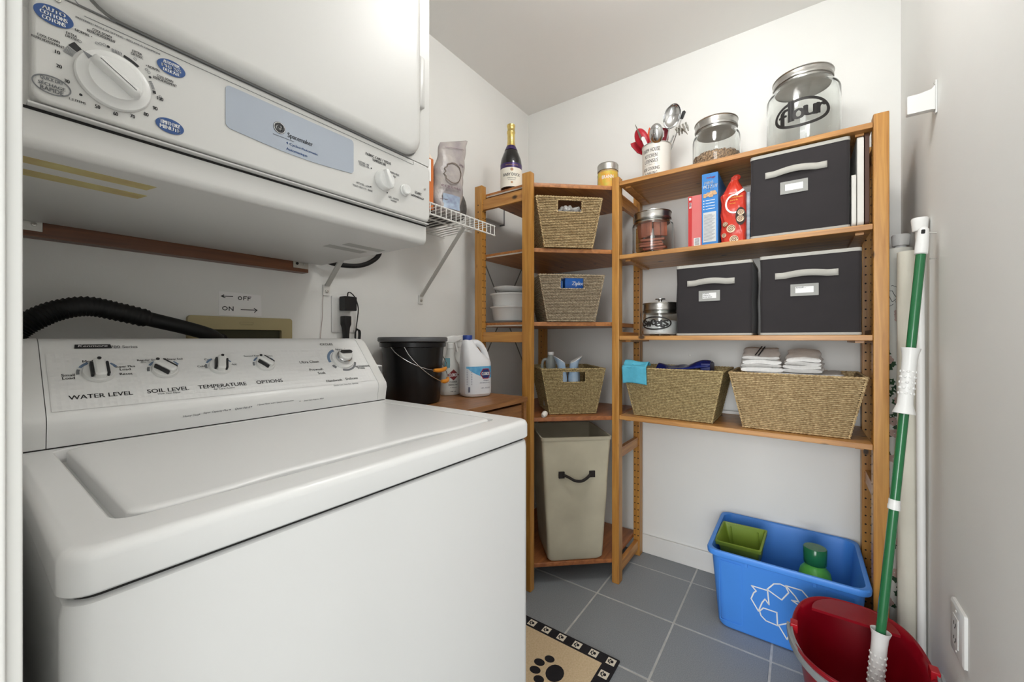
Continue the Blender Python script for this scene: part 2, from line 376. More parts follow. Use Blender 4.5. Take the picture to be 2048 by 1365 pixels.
for st, u, v, h in (('WATER LEVEL', 204, 792, 8), ('SOIL LEVEL', 337, 781, 7.5), ('TEMPERATURE', 446, 772, 7), ('OPTIONS', 539, 764, 6.5), ('CYCLES', 652, 690, 4),
    ('Small', 136, 752, 5), ('Load', 137, 758, 5), ('Medium', 184, 724, 4.5), ('Load', 188, 729, 4), ('Super Plus', 250, 735, 5), ('Load', 250, 740, 4.5), ('Reset', 252, 749, 4.5),
    ('Regular Soil', 294, 722, 4.5), ('Heavy Soil', 348, 720, 4.5), ('Cool', 416, 720, 3.5), ('Cold', 402, 734, 3.5), ('Hot', 467, 730, 3.5),
    ('Normal', 680, 700, 3.5), ('Ultra Clean', 618, 725, 4.5), ('Prewash', 632, 740, 4.5), ('Soak', 643, 747, 4.5), ('Handwash', 668, 762, 4.5), ('Delicate', 703, 758, 4.5), ('Permanent', 723, 733, 4.5), ('Press', 722, 737, 4)):
    ctext(st, u, v, h)
for st, u, v, h in (('Wash Time Adjust', 338, 788, 3.5), ('Air Care Active', 448, 778, 3.2), ('Auto Temp', 294, 726, 3), ('700 Series', 248, 695, 5), ('Second Rinse', 504, 713, 3), ('Extra', 538, 713, 3), ('Gentle Care  Stain Out  Spinning', 692, 770, 3)):
    ctext(st, u, v, h, pg)
def arc(a, b, r0, r1, t0, t1, m, n=8):
    o = [(a+r1*math.cos(t0+(t1-t0)*k/n), b+r1*math.sin(t0+(t1-t0)*k/n)) for k in range(n+1)]
    i = [(a+r0*math.cos(t0+(t1-t0)*k/n), b+r0*math.sin(t0+(t1-t0)*k/n)) for k in range(n+1)]
    m.poly(o+i[::-1], con, .0013)
for a, b, r in K[:4]:
    arc(a, b, r*1.1, r*1.28, 2.05, 2.6, pb); arc(a, b, r*1.1, r*1.28, .5, .9, pb); arc(a, b, r*1.1, r*1.28, 2.8, 3.2, pg)
a, b, r = K[4]
arc(a, b, r*1.1, r*1.32, 1.9, 3.3, pb, 12); arc(a, b, r*1.1, r*1.32, 3.6, 3.9, pg); arc(a, b, r*1.08, r*1.25, -1.9, -.3, pg, 12)
a, b = con_at(186, 694.5)
pr.poly([(a-.0235, b-.0042), (a+.0235, b-.0042), (a+.0225, b+.0042), (a-.0225, b+.0042)], con, .0016)
B(pr, 'printed_lettering', m_black); B(pg, 'printed_lettering', m_grey); B(pb, 'printed_scale', mat('dusty_blue_print', (110, 132, 160), .5, var=.05))
B(MB().text('Kenmore', a, b, .037, .005, con, .3, .0022), 'printed_badge_lettering', m_white)
pl = MB(); ff = lambda a, b, cc: (a, .946-.1875*(b-.906)-.0007-cc, b)
for st, u, v in (('Heavy Duty', 383, 832), ('Super Capacity Plus', 432, 824), ('Quiet Pak II', 485, 817), ('3 Speed Motor with 5 Speed Combinations', 552, 806), ('Smart Care Adaptive Wash', 628, 800)):
    p = at_y(u, v, .940); pl.text(st, p[0], p[2], None, .0048 if len(st) < 20 else .0040, ff, .3)
for u, v in ((399, 829), (460, 820), (503, 814), (600, 803)):
    p = at_y(u, v, .940); pl.poly(ell(p[0], p[2], .0012, .0012, 10), ff, .0003)
B(pl, 'printed_slogan', m_grey)
tg = MB().box(.7235, .7245, 1.02, 1.10, .955, 1.0)
tg = MB().poly([(.715, .968), (.735, .965), (.735, 1.0), (.715, 1.004)], lambda a, b, cc: (a, 1.00+cc, b), .001)
o = B(tg, 'sticker', m_paper); 
tb = MB()
for k in range(6): tb.poly([(.722+k*.0022, .968), (.7232+k*.0022, .968), (.7232+k*.0022, .998), (.722+k*.0022, .998)], lambda a, b, cc: (a, .9996-cc, b), .0003)
B(tb, 'printed_barcode', m_black)

# ------------------------------------------------------------------ wall-hung dryer
DX0, DX1, DYF, DYB, DZ0, DZ1 = .034, .717, .786, 1.292, 1.323, 2.17
dr = thing('tumble_dryer', 'white tumble dryer hung on the wall above the washing machine', 'dryer', ((DX0+DX1)/2, (DYF+DYB)/2, DZ0))
def B2(mb, name, m, **k): return mb.build(name, m, dr, world=True, **k)
# body as an x-extruded profile with a rounded lower front edge
RR = .013; prof = [(DYB, DZ0), (DYF+RR, DZ0)]+[(DYF+RR-RR*math.sin(t), DZ0+RR-RR*math.cos(t)) for t in (.3, .6, .9, 1.2, PI/2)]+[(DYF, 1.3715), (DYF+.010, 1.3745), (DYF+.010, 1.50), (DYF, 1.51), (DYF, DZ1), (DYB, DZ1)]
c = MB().loft([[(DX0, y, z) for y, z in prof], [(DX1-.006, y, z) for y, z in prof], [(DX1-.0015, y+.0025*(1 if y < 1 else -1), z+(.0025 if z < 1.4 else 0)) for y, z in prof], [(DX1, y+.006*(1 if y < 1 else -1), z+(.006 if z < 1.4 else 0)) for y, z in prof]])
B2(c, 'body', m_dryer, angle=45, wn=True)
PY = .770
def pan(a, b, cc=0.0): return (a, PY-cc-.0006, b)
cp = [[(x, y, z) for x, z in rrect(.0545+o, .7125-o, 1.3775+o, 1.519-o, .013, 5)] for y, o in ((DYF+.011, 0), (PY+.006, 0), (PY+.0015, .0015), (PY, .005))]
B2(MB().loft(cp), 'control_panel', m_dryer, angle=50, wn=True)
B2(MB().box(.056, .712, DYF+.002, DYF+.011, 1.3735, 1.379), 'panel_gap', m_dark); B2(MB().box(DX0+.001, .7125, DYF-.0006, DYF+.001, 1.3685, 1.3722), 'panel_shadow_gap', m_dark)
B2(MB().box(.052, .712, PY+.004, DYF+.004, 1.3725, 1.3755), 'panel_ledge', m_dryer, bevel=.001)
gl = MB(); gl.stroke([(.0905, 1.57), (.0905, 1.524), (.0945, 1.5195), (.648, 1.5185)], .0009, lambda a, b, cc: (a, PY-.0004-cc, b), .0004)
gl.stroke([(.657, 1.5185), (.657, 1.507), (.10, 1.5075)], .0006, lambda a, b, cc: (a, PY-.0004-cc, b), .0004)
B2(gl, 'panel_groove', m_grey)
# frame around the door and the door itself
B2(MB().loft([[(x, y, z) for x, z in rrect(DX0+.003+o, DX1-.003-o, 1.5205, DZ1-.01, .004, 3)] for y, o in ((DYF+.002, 0), (PY+.006, 0), (PY+.002, .003))]), 'front_frame', m_dryer, angle=50, wn=True)
dl = lambda y, o, r: [(x, y, z) for x, z in rrect(.096+o, .668-o, 1.5225+o, DZ1-.03, r, 8)]
B2(MB().loft([dl(PY+.0035, -.0025, .042), dl(PY+.0005, -.0025, .042)]), 'door_edge_shade', mat('door_shade_grey', (128, 127, 124), .7, var=.05))  # soft shadow around the door edge, painted as a grey band
door = B2(MB().loft([dl(PY+.003, .001, .040), dl(PY-.010, .001, .040), dl(PY-.0165, .004, .038), dl(PY-.021, .011, .034), dl(PY-.0225, .02, .03)]), 'door', m_dryer, angle=60, wn=True)
hp = MB().loft([[(x, y, z) for x, z in rrect(.669+o, .6885-o, 1.655+o, 1.783-o, .006, 4)] for y, o in ((PY+.002, 0), (PY-.006, 0), (PY-.009, .0025))])
B2(hp, 'door_handle_lip', m_dryer, angle=60)
# main dial
kc = (.1285, 1.4345); 
di = B2(MB().lathe([(.0383, 0), (.0383, .003), (.0370, .006), (.030, .0085), (.0275, .0125), (.0265, .0145), (.0005, .0155)], 48, pan(*kc), axis=(0, -1, 0)), 'dial', m_plast)
ang = -.62; ca, sa = math.cos(ang), math.sin(ang)
iv = parent_matrix(di).inverted()
def lb(mb): mb.v = [tuple(iv @ Vector(p)) for p in mb.v]; return mb
f = lambda x, y, z: pan(kc[0]+x*ca-y*sa, kc[1]+x*sa+y*ca, z)
o = lb(MB().loft([[f(x, y, z) for x, y in rrect(-.0285+o_, .0285-o_, -.0062+o_*.4, .0062-o_*.4, .006-o_*.3, 5)] for z, o_ in ((.012, 0), (.022, .0005), (.0265, .003), (.0285, .007))])).build('grip', m_plast, di)
lb(MB().poly([(-.0385, 0), (-.0295, .0032), (-.0295, -.0032)], lambda a, b, cc: f(a, b, .0088+cc), .0007)).build('pointer', m_grey, di)
k2 = (.5695, 1.4395)
dd = B2(MB().lathe([(.0225, 0), (.0225, .003), (.021, .013), (.019, .0155), (.0005, .016)], 32, pan(*k2), axis=(0, -1, 0)), 'temperature_dial', m_plast)
iv = parent_matrix(dd).inverted(); ca, sa = math.cos(-1.2), math.sin(-1.2)
f = lambda x, y, z: pan(k2[0]+x*ca-y*sa, k2[1]+x*sa+y*ca, z)
lb(MB().loft([[f(x, y, z) for x, y in rrect(-.021+o_, .0215-o_, -.0042, .0042, .003, 4)] for z, o_ in ((.013, 0), (.0235, .001), (.025, .003))])).build('grip', m_plast, dd)
bt = (.6295, 1.4355)
B2(MB().lathe([(.0135, 0), (.0135, .003), (.0115, .004), (.0115, .010), (.0095, .0112), (.0005, .0095)], 28, pan(*bt), axis=(0, -1, 0)), 'start_button', m_plast)
for p in ((.694, 1.4585), (.0765, 1.513)): B2(MB().lathe([(.0032, 0), (.003, .001), (.0014, .0014), (.0005, .0008)], 14, pan(*p), axis=(0, -1, 0)), 'screw', m_zinc)
# printed badge and lettering
bd = rrect(.2605, .494, 1.426, 1.5, .007, 5, 14); q = []
for a, b in bd:
    if b < 1.45: b -= .007*math.sin(PI*(a-.26)/.235)-.004
    q.append((a, b))
B2(MB().poly(q, pan, .0009), 'printed_name_badge', m_badge)
pk = MB(); pw = MB(); pbl = MB(); pgy = MB()
PC = lambda a, b, cc=0: pan(a, b, cc+.0012)
def at_p(u, v): p = at_y(u, v, PY); return p[0], p[2]
def ptext(m, st, u, v, wpx, hpx, fn, bold=.014, c=0):
    a, b = at_p(u, v); w = at_p(u+wpx/2, v)[0]-at_p(u-wpx/2, v)[0]; h = at_p(u, v-hpx/2)[1]-at_p(u, v+hpx/2)[1]; m.text(st, a, b, w, h, fn, 0, c, bold)
lg = at_p(558, 256.5)
pk.poly(ell(*lg, .0105, .0105, 28), PC, .0004); pw.ring(ell(*lg, .0098, .0098, 28), ell(*lg, .0090, .0090, 28), lambda a, b, cc: PC(a, b, cc+.0006), .0002)
pw.text('GE', lg[0], lg[1], .0125, .0085, lambda a, b, cc: PC(a, b, .0007), .25)
ptext(pk, 'Spacemaker', 600, 281.5, 50, 12, PC); ptext(pbl, '4 Cycles\u2022Automatic', 604, 299, 63, 6, PC, .03); ptext(pbl, 'Automatique', 593, 306, 42, 6.5, PC, .03)
l0, l1 = at_p(545, 268), at_p(587, 283); pk.stroke([l0, (l1[0], l0[1])], .0006, PC, .0002)
P0 = lambda a, b, cc=0: pan(a, b, cc+.0004)
def oval(u, v, wpx, hpx, lines, hs, ring=False):
    a, b = at_p(u, v); rx = (at_p(u+wpx/2, v)[0]-at_p(u-wpx/2, v)[0])/2; ry = (at_p(u, v-hpx/2)[1]-at_p(u, v+hpx/2)[1])/2
    if ring: B2(MB().ring(ell(a, b, rx, ry, 40), ell(a, b, rx-.0013, ry-.0013, 40), P0, .0004), 'printed_ring', m_grey)
    else: B2(MB().poly(ell(a, b, rx, ry, 40), P0, .0004), 'printed_oval', m_blueprint)
    hh = ry*hs
    for k, st in enumerate(lines): (pgy if ring else pw).text(st, a, b+(len(lines)-1)*hh*.62-k*hh*1.25, rx*(1.35 if k == 1 and len(lines) == 3 else 1.15) if len(lines) == 3 else rx*1.4, hh, lambda x, y, cc: P0(x, y, .0007), 0, 0, .035)
oval(107.5, 33, 81, 37, ['AUTO', 'COTTONS', 'COTONS'], .42)
oval(342.5, 137, 57, 30, ['AUTO PERM.', 'PRESS', 'DELICATE'], .42)
oval(339.5, 253, 57, 29, ['TIMED DRY', 'MINUTE'], .5)
oval(103.5, 171.5, 80, 37, ['QUICK DRY', 'S\u00c9CHAGE', 'RAPIDE'], .42, True)
for st, u, v, w in (('10', 115, 105, 10), ('20', 118, 133, 11), ('30', 134, 163, 10), ('50', 195, 214, 10), ('60', 231, 228, 9), ('70', 265, 233, 9), ('80', 292, 229, 9), ('90', 310, 217, 9), ('100', 320, 198, 12)):
    ptext(pk, st, u, v, w, 7, P0, .03)
for st, u, v, w in (('COOL DOWN', 97, 77, 45), ('REFROIDISSEMENT', 96, 84, 66), ('EXTRA', 143, 70, 22), ('DRY/SEC', 145, 77, 28), ('NORMAL \u2022', 167, 67, 34), ('COOL DOWN', 204, 67, 38), ('REFROIDISSEMENT', 203, 73, 57), ('EXTRA', 274, 106, 19), ('DRY/SEC', 274, 112, 24), ('\u2022 NORMAL', 306, 137, 28), ('COOL DOWN', 330, 158, 32), ('REFROIDISSEMENT', 330, 164, 47), ('1,2 ITEMS', 155, 203, 33), ('PREFERRED REGULAR SETTING \u2022 R\u00c9GLAGE \u00c9CONOMIQUE', 241, 74, 168)):
    ptext(pk if w < 100 else pgy, st, u, v, w, 5, P0, .02)
for st, u, v, w in (('FABRIC CARE / TISSUS', 757, 318, 50), ('TEMPERATURE', 758, 325, 27), ('START', 836, 387, 13), ('D\u00c9MARRAGE', 835, 394, 25)): ptext(pk, st, u, v, w, 5, P0, .03)
for st, u, v, w in (('COTTONS - MIX', 727, 327, 22), ('COTONS - MIX', 728, 332, 20), ('PERMA PRESS', 789, 348, 18), ('MIX', 789, 354, 6), ('ARTICLES - LOW', 726, 370, 27), ('TISSUS D\u00c9LICATS - BASSE', 725, 376, 40), ('DEL. WASH', 787, 397, 20), ('A\u00c9RER', 787, 402, 12)): ptext(pgy, st, u, v, w, 4, P0, .02)
for u, v in ((742, 337), (741, 374), (772, 346), (774, 386)): pk.poly(ell(*at_p(u, v), .0016, .0016, 12), P0, .0003)
def parc(r0, r1, t0, t1, m, n=8):
    o = [(kc[0]+r1*math.cos(t0+(t1-t0)*k/n), kc[1]+r1*math.sin(t0+(t1-t0)*k/n)) for k in range(n+1)]
    i = [(kc[0]+r0*math.cos(t0+(t1-t0)*k/n), kc[1]+r0*math.sin(t0+(t1-t0)*k/n)) for k in range(n+1)]
    m.poly(o+i[::-1], P0, .0003)
parc(.041, .050, 2.42, 2.60, pk); parc(.041, .0445, .95, 1.35, pk); parc(.041, .0445, .12, .22, pk)
for k in range(6): parc(.041, .050, 2.64+k*.035, 2.655+k*.035, pgy, 2)
for k in range(7): parc(.041, .0455, 1.40+k*.035, 1.417+k*.035, pgy, 2)
for k in range(9): parc(.041, .0445, .26+k*.03, .275+k*.03, pgy, 2)
for t in (1.78, 1.86, 1.94): pgy.ring(ell(kc[0]+.047*math.cos(t), kc[1]+.047*math.sin(t), .0017, .0017, 14), ell(kc[0]+.047*math.cos(t), kc[1]+.047*math.sin(t), .0013, .0013, 14), P0, .0003)
for t in (1.70, .62, 3.95): pk.poly(ell(kc[0]+.046*math.cos(t), kc[1]+.046*math.sin(t), .0016, .0016, 12), P0, .0003)
for t in (.74, .82, 2.3, 1.12, .08): pgy.ring(ell(kc[0]+.049*math.cos(t), kc[1]+.049*math.sin(t), .0017, .0017, 14), ell(kc[0]+.049*math.cos(t), kc[1]+.049*math.sin(t), .0013, .0013, 14), P0, .0003)
B2(pk, 'printed_lettering', m_black); B2(pw, 'printed_lettering', m_white); B2(pbl, 'printed_lettering', m_blueprint); B2(pgy, 'printed_lettering', m_grey)
m_tape = mat('masking_tape', (196, 186, 128), .7, col2=(182, 160, 112), vs=30)
for y0, y1, x1 in ((.838, .868, .189), (.902, .934, .191)):
    B2(MB().loft([[(DX0+.012, y0, DZ0-z), (x1, y0, DZ0-z), (x1-.006, y1, DZ0-z), (DX0+.012, y1, DZ0-z)] for z in (-.0002, .0006)]), 'tape_strip', m_tape)
m_greytape = mat('grey_tape', (176, 176, 172), .6, var=.05)
for y0, y1, x0, x1 in ((.93, .962, .585, .695), (.985, .125e1-.232, .565, .675)):
    B2(MB().box(x0, x1, y0, y1, DZ0-.0006, DZ0+.0002), 'tape_strip', m_greytape)

# board under the back of the dryer
cl = thing('support_board', 'reddish brown wooden board screwed to the wall under the dryer', 'board', (.37, 1.31, 1.29))
MB().box(.03, .672, 1.298, YA-.001, 1.293, 1.336).build('board', m_cleat, cl, world=True, bevel=.002)
for x0 in (.06, .622):
    bk = MB().box(x0, x0+.048, 1.2945, 1.2975, 1.304, 1.358).build('steel_plate', m_zinc, cl, world=True, bevel=.001)
    for dx, dz in ((.012, 1.3445), (.036, 1.3445), (.012, 1.318), (.036, 1.318)):
        sc_ = MB().lathe([(.0045, 0), (.004, .0018), (.0018, .0022), (.0005, .0012)], 12, (x0+dx, 1.2945, dz), axis=(0, -1, 0)).build('screw', m_zinc if dx > .02 else m_dark, cl, world=True)

# ------------------------------------------------------------------ things on the left wall
wy = YA-.0006
sg = thing('paper_sign', 'small white paper sign with handwritten OFF and ON arrows on the left wall', 'sign', (.49, wy, 1.146))
F = lambda a, b, cc=0: (a, wy-cc, b)
MB().poly([(.4355, 1.1455), (.547, 1.1475), (.545, 1.2105), (.4355, 1.2145)], F, .0006).build('sheet', m_paper, sg, world=True)
s_ = MB(); F1 = lambda a, b, cc=0: (a, wy-.0008-cc, b)
s_.stroke([(.4415, 1.2), (.470, 1.2015)], .0022, F1, .0003); s_.stroke([(.448, 1.204), (.4415, 1.2), (.451, 1.1965)], .0022, F1, .0003)
s_.stroke([(.491, 1.1645), (.534, 1.165)], .0022, F1, .0003); s_.stroke([(.526, 1.170), (.534, 1.165), (.527, 1.158)], .0022, F1, .0003)
def ostroke(a, b, w, h): s_.stroke([(a+w*math.cos(t*PI/5), b+h*math.sin(t*PI/5)) for t in range(10)], .002, F1, .0003, True)
ostroke(.4885, 1.198, .0045, .0045)
for a in (.498, .5095): s_.stroke([(a+.008, 1.2035), (a, 1.203), (a, 1.193)], .002, F1, .0003); s_.stroke([(a, 1.1985), (a+.006, 1.1988)], .002, F1, .0003)
ostroke(.4505, 1.166, .0058, .005); s_.stroke([(.461, 1.160), (.461, 1.171), (.471, 1.160), (.471, 1.172)], .002, F1, .0003)
s_.build('print_handwriting', m_black, sg, world=True)

bx = thing('washer_outlet_box', 'beige plastic washer hookup box set in the left wall above the console', 'outlet box', (.495, YA, .98))
m_beige = mat('beige_plastic', (190, 176, 132), .5, var=.05)
fn = lambda a, b, cc=0: (a, YA-.0004-cc, b)
MB().ring(rrect(.361, .631, .97, 1.142, .008, 4), rrect(.385, .598, 1.0, 1.1045, .003, 4), fn, .016).build('frame', m_beige, bx, world=True, bevel=.0015)
MB().box(.385, .598, YA-.004, YA-.0004, 1.0, 1.1045).build('recess_shade_panel', mat('olive_box_shade', (70, 68, 46), .7, var=.1), bx, world=True)  # flat panel coloured dark for the shade inside the box
e_ = MB(); fr_ = lambda a, b, cc=0: (a, YA-.0166-cc, b)
e_.ring(rrect(.482, .518, 1.121, 1.128, .001, 2), rrect(.483, .517, 1.122, 1.127, .001, 2), fr_, .0003); e_.stroke([(.485, 1.119), (.515, 1.119)], .0008, fr_, .0003)
e_.build('printed_mark', mat('beige_mark', (160, 148, 108), .5, var=.05), bx, world=True)

hs = thing('drain_hose', 'black corrugated drain hose arching behind the washer console', 'hose', (.2, 1.21, 1.08))
hp = [(.052, 1.20, 1.060), (.066, 1.20, 1.092), (.088, 1.20, 1.115), (.12, 1.205, 1.136), (.162, 1.21, 1.147), (.21, 1.215, 1.138), (.27, 1.22, 1.122), (.33, 1.225, 1.106), (.385, 1.235, 1.088), (.415, 1.26, 1.068), (.43, 1.30, 1.055)]
def spline(P, n):
    P = [Vector(p) for p in P]; out = []
    for k in range(len(P)-1):
        a = P[max(k-1, 0)]; b = P[k]; c_ = P[k+1]; d = P[min(k+2, len(P)-1)]
        for i in range(n):
            t = i/n; out.append(.5*((2*b)+(c_-a)*t+(2*a-5*b+4*c_-d)*t*t+(3*b-a-3*c_+d)*t**3))
    out.append(P[-1]); return out
sp = spline(hp, 18); rad = []
for k in range(len(sp)):
    fr = k/len(sp); rad.append(.0200+.0014*(1 if k % 3 == 0 else (-1 if k % 3 == 1 else 0)) if (fr < .58 or fr > .86) else .0165)
MB().tube(sp, rad, 14).build('corrugated_tube', m_blkrub, hs, world=True, angle=80)

ol = thing('wall_outlet', 'white wall outlet plate on the left wall with two black plugs in it', 'outlet', (.818, YA, 1.10))
MB().loft([[(x, y, z) for x, z in rrect(.771+o, .866-o, 1.1+o, 1.231-o, .004, 3)] for y, o in ((YA-.0003, 0), (YA-.004, 0), (YA-.0065, .003))]).build('cover_plate', m_plast, ol, world=True)
MB().box(.80, .835, YA-.0085, YA-.006, 1.11, 1.222).build('socket', m_plast, ol, world=True, bevel=.001)
ad = thing('power_adapter', 'square black power adapter plugged into the top socket by the washer', 'power adapter', (.82, YA-.03, 1.18))
MB().box(.796, .843, YA-.046, YA-.0088, 1.178, 1.2285).build('housing', m_blk, ad, world=True, bevel=.003)
MB().tube(spline([(.815, YA-.03, 1.225), (.818, YA-.03, 1.243), (.83, YA-.03, 1.242), (.845, YA-.032, 1.225), (.858, YA-.03, 1.19), (.861, YA-.02, 1.15), (.855, YA-.02, 1.11), (.853, YA-.02, 1.06)], 6), .0019, 6).build('cord', m_blkrub, ad, world=True)
MB().tube(spline([(.855, YA-.02, 1.115), (.866, YA-.02, 1.108), (.866, YA-.02, 1.08), (.858, YA-.02, 1.06), (.852, YA-.02, 1.08), (.857, YA-.018, 1.108), (.872, YA-.02, 1.106), (.870, YA-.02, 1.07), (.862, YA-.02, 1.05)], 6), .0026, 6).build('cord_bundle', m_blkrub, ad, world=True)
pg_ = thing('power_plug', 'black moulded plug with cord in the lower socket by the washer', 'plug', (.82, YA-.03, 1.05))
MB().loft([[(x, y, z) for x, y in rrect(.813-w, .813+w, YA-.038, YA-.0088, .003, 3)] for z, w in ((1.058, .005), (1.09, .0055), (1.118, .0085), (1.13, .0135), (1.156, .0135), (1.159, .012))]).build('plug_body', m_blk, pg_, world=True)
MB().tube([(.813, YA-.025, 1.10), (.813, YA-.025, 1.07), (.813, YA-.02, 1.0)], .0062, 8).build('cord', m_blkrub, pg_, world=True)
tag(MB().tube(spline([(.742, YA-.004, 1.245), (.738, YA-.004, 1.2), (.737, YA-.004, 1.15), (.730, YA-.004, 1.08), (.73, YA-.004, 1.02)], 5), .0008, 5).build('thin_wire', mat('pinkish_wire', (176, 150, 140), .6, var=.1)), 'hair-thin pale wire hanging down the left wall beside the outlet', 'wire')
tag(MB().tube(spline([(.70, 1.30, 1.365), (.74, 1.30, 1.341), (.80, 1.30, 1.337), (.86, 1.30, 1.345), (.91, 1.30, 1.368), (.945, 1.30, 1.405), (.95, 1.30, 1.47)], 8), .0085, 10).build('cable_loop', m_blkrub), 'thick black cable looping below the dryer along the wall', 'cable')

# small wall-mounted box seen between the corner unit's posts
sb = thing('wall_box', 'small white box on the left wall behind the corner shelf post', 'wall box', (1.67, YA, 1.70))
MB().box(1.60, 1.745, YA-.03, YA-.0003, 1.70, 1.80).build('housing', m_plast, sb, world=True, bevel=.004)
MB().box(1.745, 1.752, YA-.032, YA-.0003, 1.695, 1.805).build('end_cap', m_grey, sb, world=True, bevel=.001)

# ------------------------------------------------------------------ wire wall shelf
SX0, SX1, SYF, SYB, SZ = .735, 1.314, 1.03, 1.328, 1.547
ws = thing('wire_shelf', 'white coated wire shelf on slanted struts beside the dryer', 'wire shelf', ((SX0+SX1)/2, SYB, 1.24))
def B3(mb, name, m=m_wire, **k): return mb.build(name, m, ws, world=True, **k)
for y, z in ((SYF, SZ), (SYF, 1.5085), (SYF+.13, SZ-.005), (SYB-.004, SZ-.005)):
    B3(MB().tube([(SX0, y, z), (SX1, y, z)], .0032, 8), 'rail')
w0 = None; n_ = 23
for k in range(n_):
    x = SX1-.008-k*.0254
    if x < SX0+.003: break
    if w0 is None: w0 = B3(MB().tube([(x, SYB, SZ), (x, SYF+.006, SZ+.0025), (x, SYF-.0035, SZ), (x, SYF-.0032, 1.5085)], .0019, 6), 'deck_wire'); x_first = x
    else: share(w0, 'deck_wire', ws, (x-x_first, 0, 0))
for xw, xf in ((.752, .745), (1.178, 1.138)):
    st = MB(); a = Vector((xw, YA-.008, 1.262)); b = Vector((xf, SYF+.012, 1.508)); d = (b-a).normalized(); sx = Vector((1, 0, 0)); q = d.cross(sx).normalized()
    st.loft([[p+sx*i*.0085+q*j*.003 for i, j in ((-1, -1), (1, -1), (1, 1), (-1, 1))] for p in (a, b)])
    B3(st, 'strut', mat('grey_white_strut', (206, 205, 200), .4, var=.03), bevel=.001)
    B3(MB().box(xw-.013, xw+.013, YA-.006, YA-.0005, 1.228, 1.266), 'foot_plate', bevel=.002)
    B3(MB().lathe([(.0062, 0), (.0055, .003), (.003, .0042), (.0005, .003)], 14, (xw, YA-.006, 1.243), axis=(0, -1, 0)), 'screw', m_zinc)
# things on the wire shelf
m_pouch = mat('crinkled_pouch', (184, 176, 170), .3, col2=(146, 138, 140), vs=16, bump=.9, bs=26)
pc = thing('plastic_pouch', 'crinkled grey plastic food pouch standing on the wire shelf', 'pouch', (1.10, 1.10, 1.552), -.25)
def pouch(u, v):
    t = 2*PI*u; h = v*.295; w = .068*(1-.12*v)*(1-.15*(1-v)**6); th = .034*(1-v)**.55*(1 if v > .02 else .7)+.0015
    c_, s = math.cos(t), math.sin(t)
    x = w*(abs(c_)**.6)*(1 if c_ > 0 else -1); y = th*(abs(s)**.9)*(1 if s > 0 else -1)
    return (x+.035*v*v+.004*math.sin(17*v+3*u), y+.006*math.sin(9*v+7*u)*(1-v), h+.022*v**3*(x/.06))
pm = MB().grid(40, 30, pouch, True); pm.f.append(tuple(reversed(range(40))))
pm.build('bag', m_pouch, pc)
def pf(a, b, cc=0):
    v = b/.295; th = .034*(1-v)**.55+.0015
    return (a+.035*v*v, -th*(max(0, 1-(a/.066)**2))**.42-.0028-cc-abs(.006*math.sin(9*v+5.2)*(1-v)), b)
q = MB().grid(10, 8, lambda u, v: pf(-.035+.075*u, .015+.055*v, .0006)); q.build('print_blue_patch', mat('pale_blue_print', (168, 188, 206), .4, col2=(140, 148, 176), vs=50), pc)
q = MB(); q.text('ergente', .0, .098, .085, .014, lambda a, b, c_: pf(a, b, .0008)); q.text('lavage', -.03, .048, .03, .006, lambda a, b, c_: pf(a, b, .0012)); q.text('1kg', .04, .20, .02, .012, lambda a, b, c_: pf(a, b, .0008)); q.stroke([(-.04+.012*k, .254+.0022*k) for k in range(8)], .0015, lambda a, b, c_=0: pf(a, b, .0008+c_), .0002)
q.build('print_lettering', mat('mauve_print', (110, 84, 96), .5, var=.05), pc)
q = MB().ring([(.005+.038*math.cos(t*PI/12)*(1+.12*math.sin(3*t)), .158+.042*math.sin(t*PI/12)) for t in range(24)], [(.005+.034*math.cos(t*PI/12)*(1+.12*math.sin(3*t)), .158+.038*math.sin(t*PI/12)) for t in range(24)], lambda a, b, c_=0: pf(a, b, .0008+c_), .0002)
q.build('print_wreath', mat('brown_print', (112, 96, 84), .5, var=.2, vs=200), pc)
oc = thing('orange_carton', 'narrow orange and white carton squeezed between dryer and grey pouch', 'carton', (.99, 1.16, 1.552))
MB().box(-.065, .035, -.07, .07, 0, .185).build('carton', mat('orange_card', (214, 120, 58), .5, var=.06), oc, bevel=.001)
MB().loft([[(-.065, -.07, .1852), (.035, -.07, .1852), (.035, .07, .1852), (-.065, .07, .1852)], [(-.055, -.03, .245), (.027, -.03, .245), (.027, .02, .245), (-.055, .02, .245)]]).build('gable_top', mat('white_card', (236, 222, 206), .5, var=.05), oc, bevel=.001)
q = MB(); FO = lambda a, b, cc=0: (a, -.0705-cc, b); q.box(-.05, .022, -.0706, -.0702, .10, .18); q.build('print_white_band', m_paper, oc)
kn = thing('ribbed_canister', 'dark grey ribbed canister lying behind the grey pouch on the wire shelf', 'canister', (1.19, 1.215, 1.552))
MB().lathe([(.02, -.085), (.058, -.085)]+[(.066+.0025*(k % 2), -.08+.16*k/22) for k in range(23)]+[(.058, .085), (.02, .085)], 28, (0, 0, .072), axis=(0, 1, 0)).build('drum', mat('dark_grey_mesh', (96, 94, 92), .5, var=.3, vs=80), kn, angle=70)
for t in (.1, -.35): MB().lathe([(.005, 0), (.005, .008)], 10, (.067*math.cos(t), -.05, .072+.067*math.sin(t)), axis=(math.cos(t), 0, math.sin(t))).build('stud', m_blk, kn)
tag(MB().box(.755, .918, 1.10, 1.31, 1.551, 1.60).build('flat_box', mat('black_card', (40, 38, 38), .6, var=.15), bevel=.002), 'flat dark box lying on the wire shelf behind the pouch', 'box')

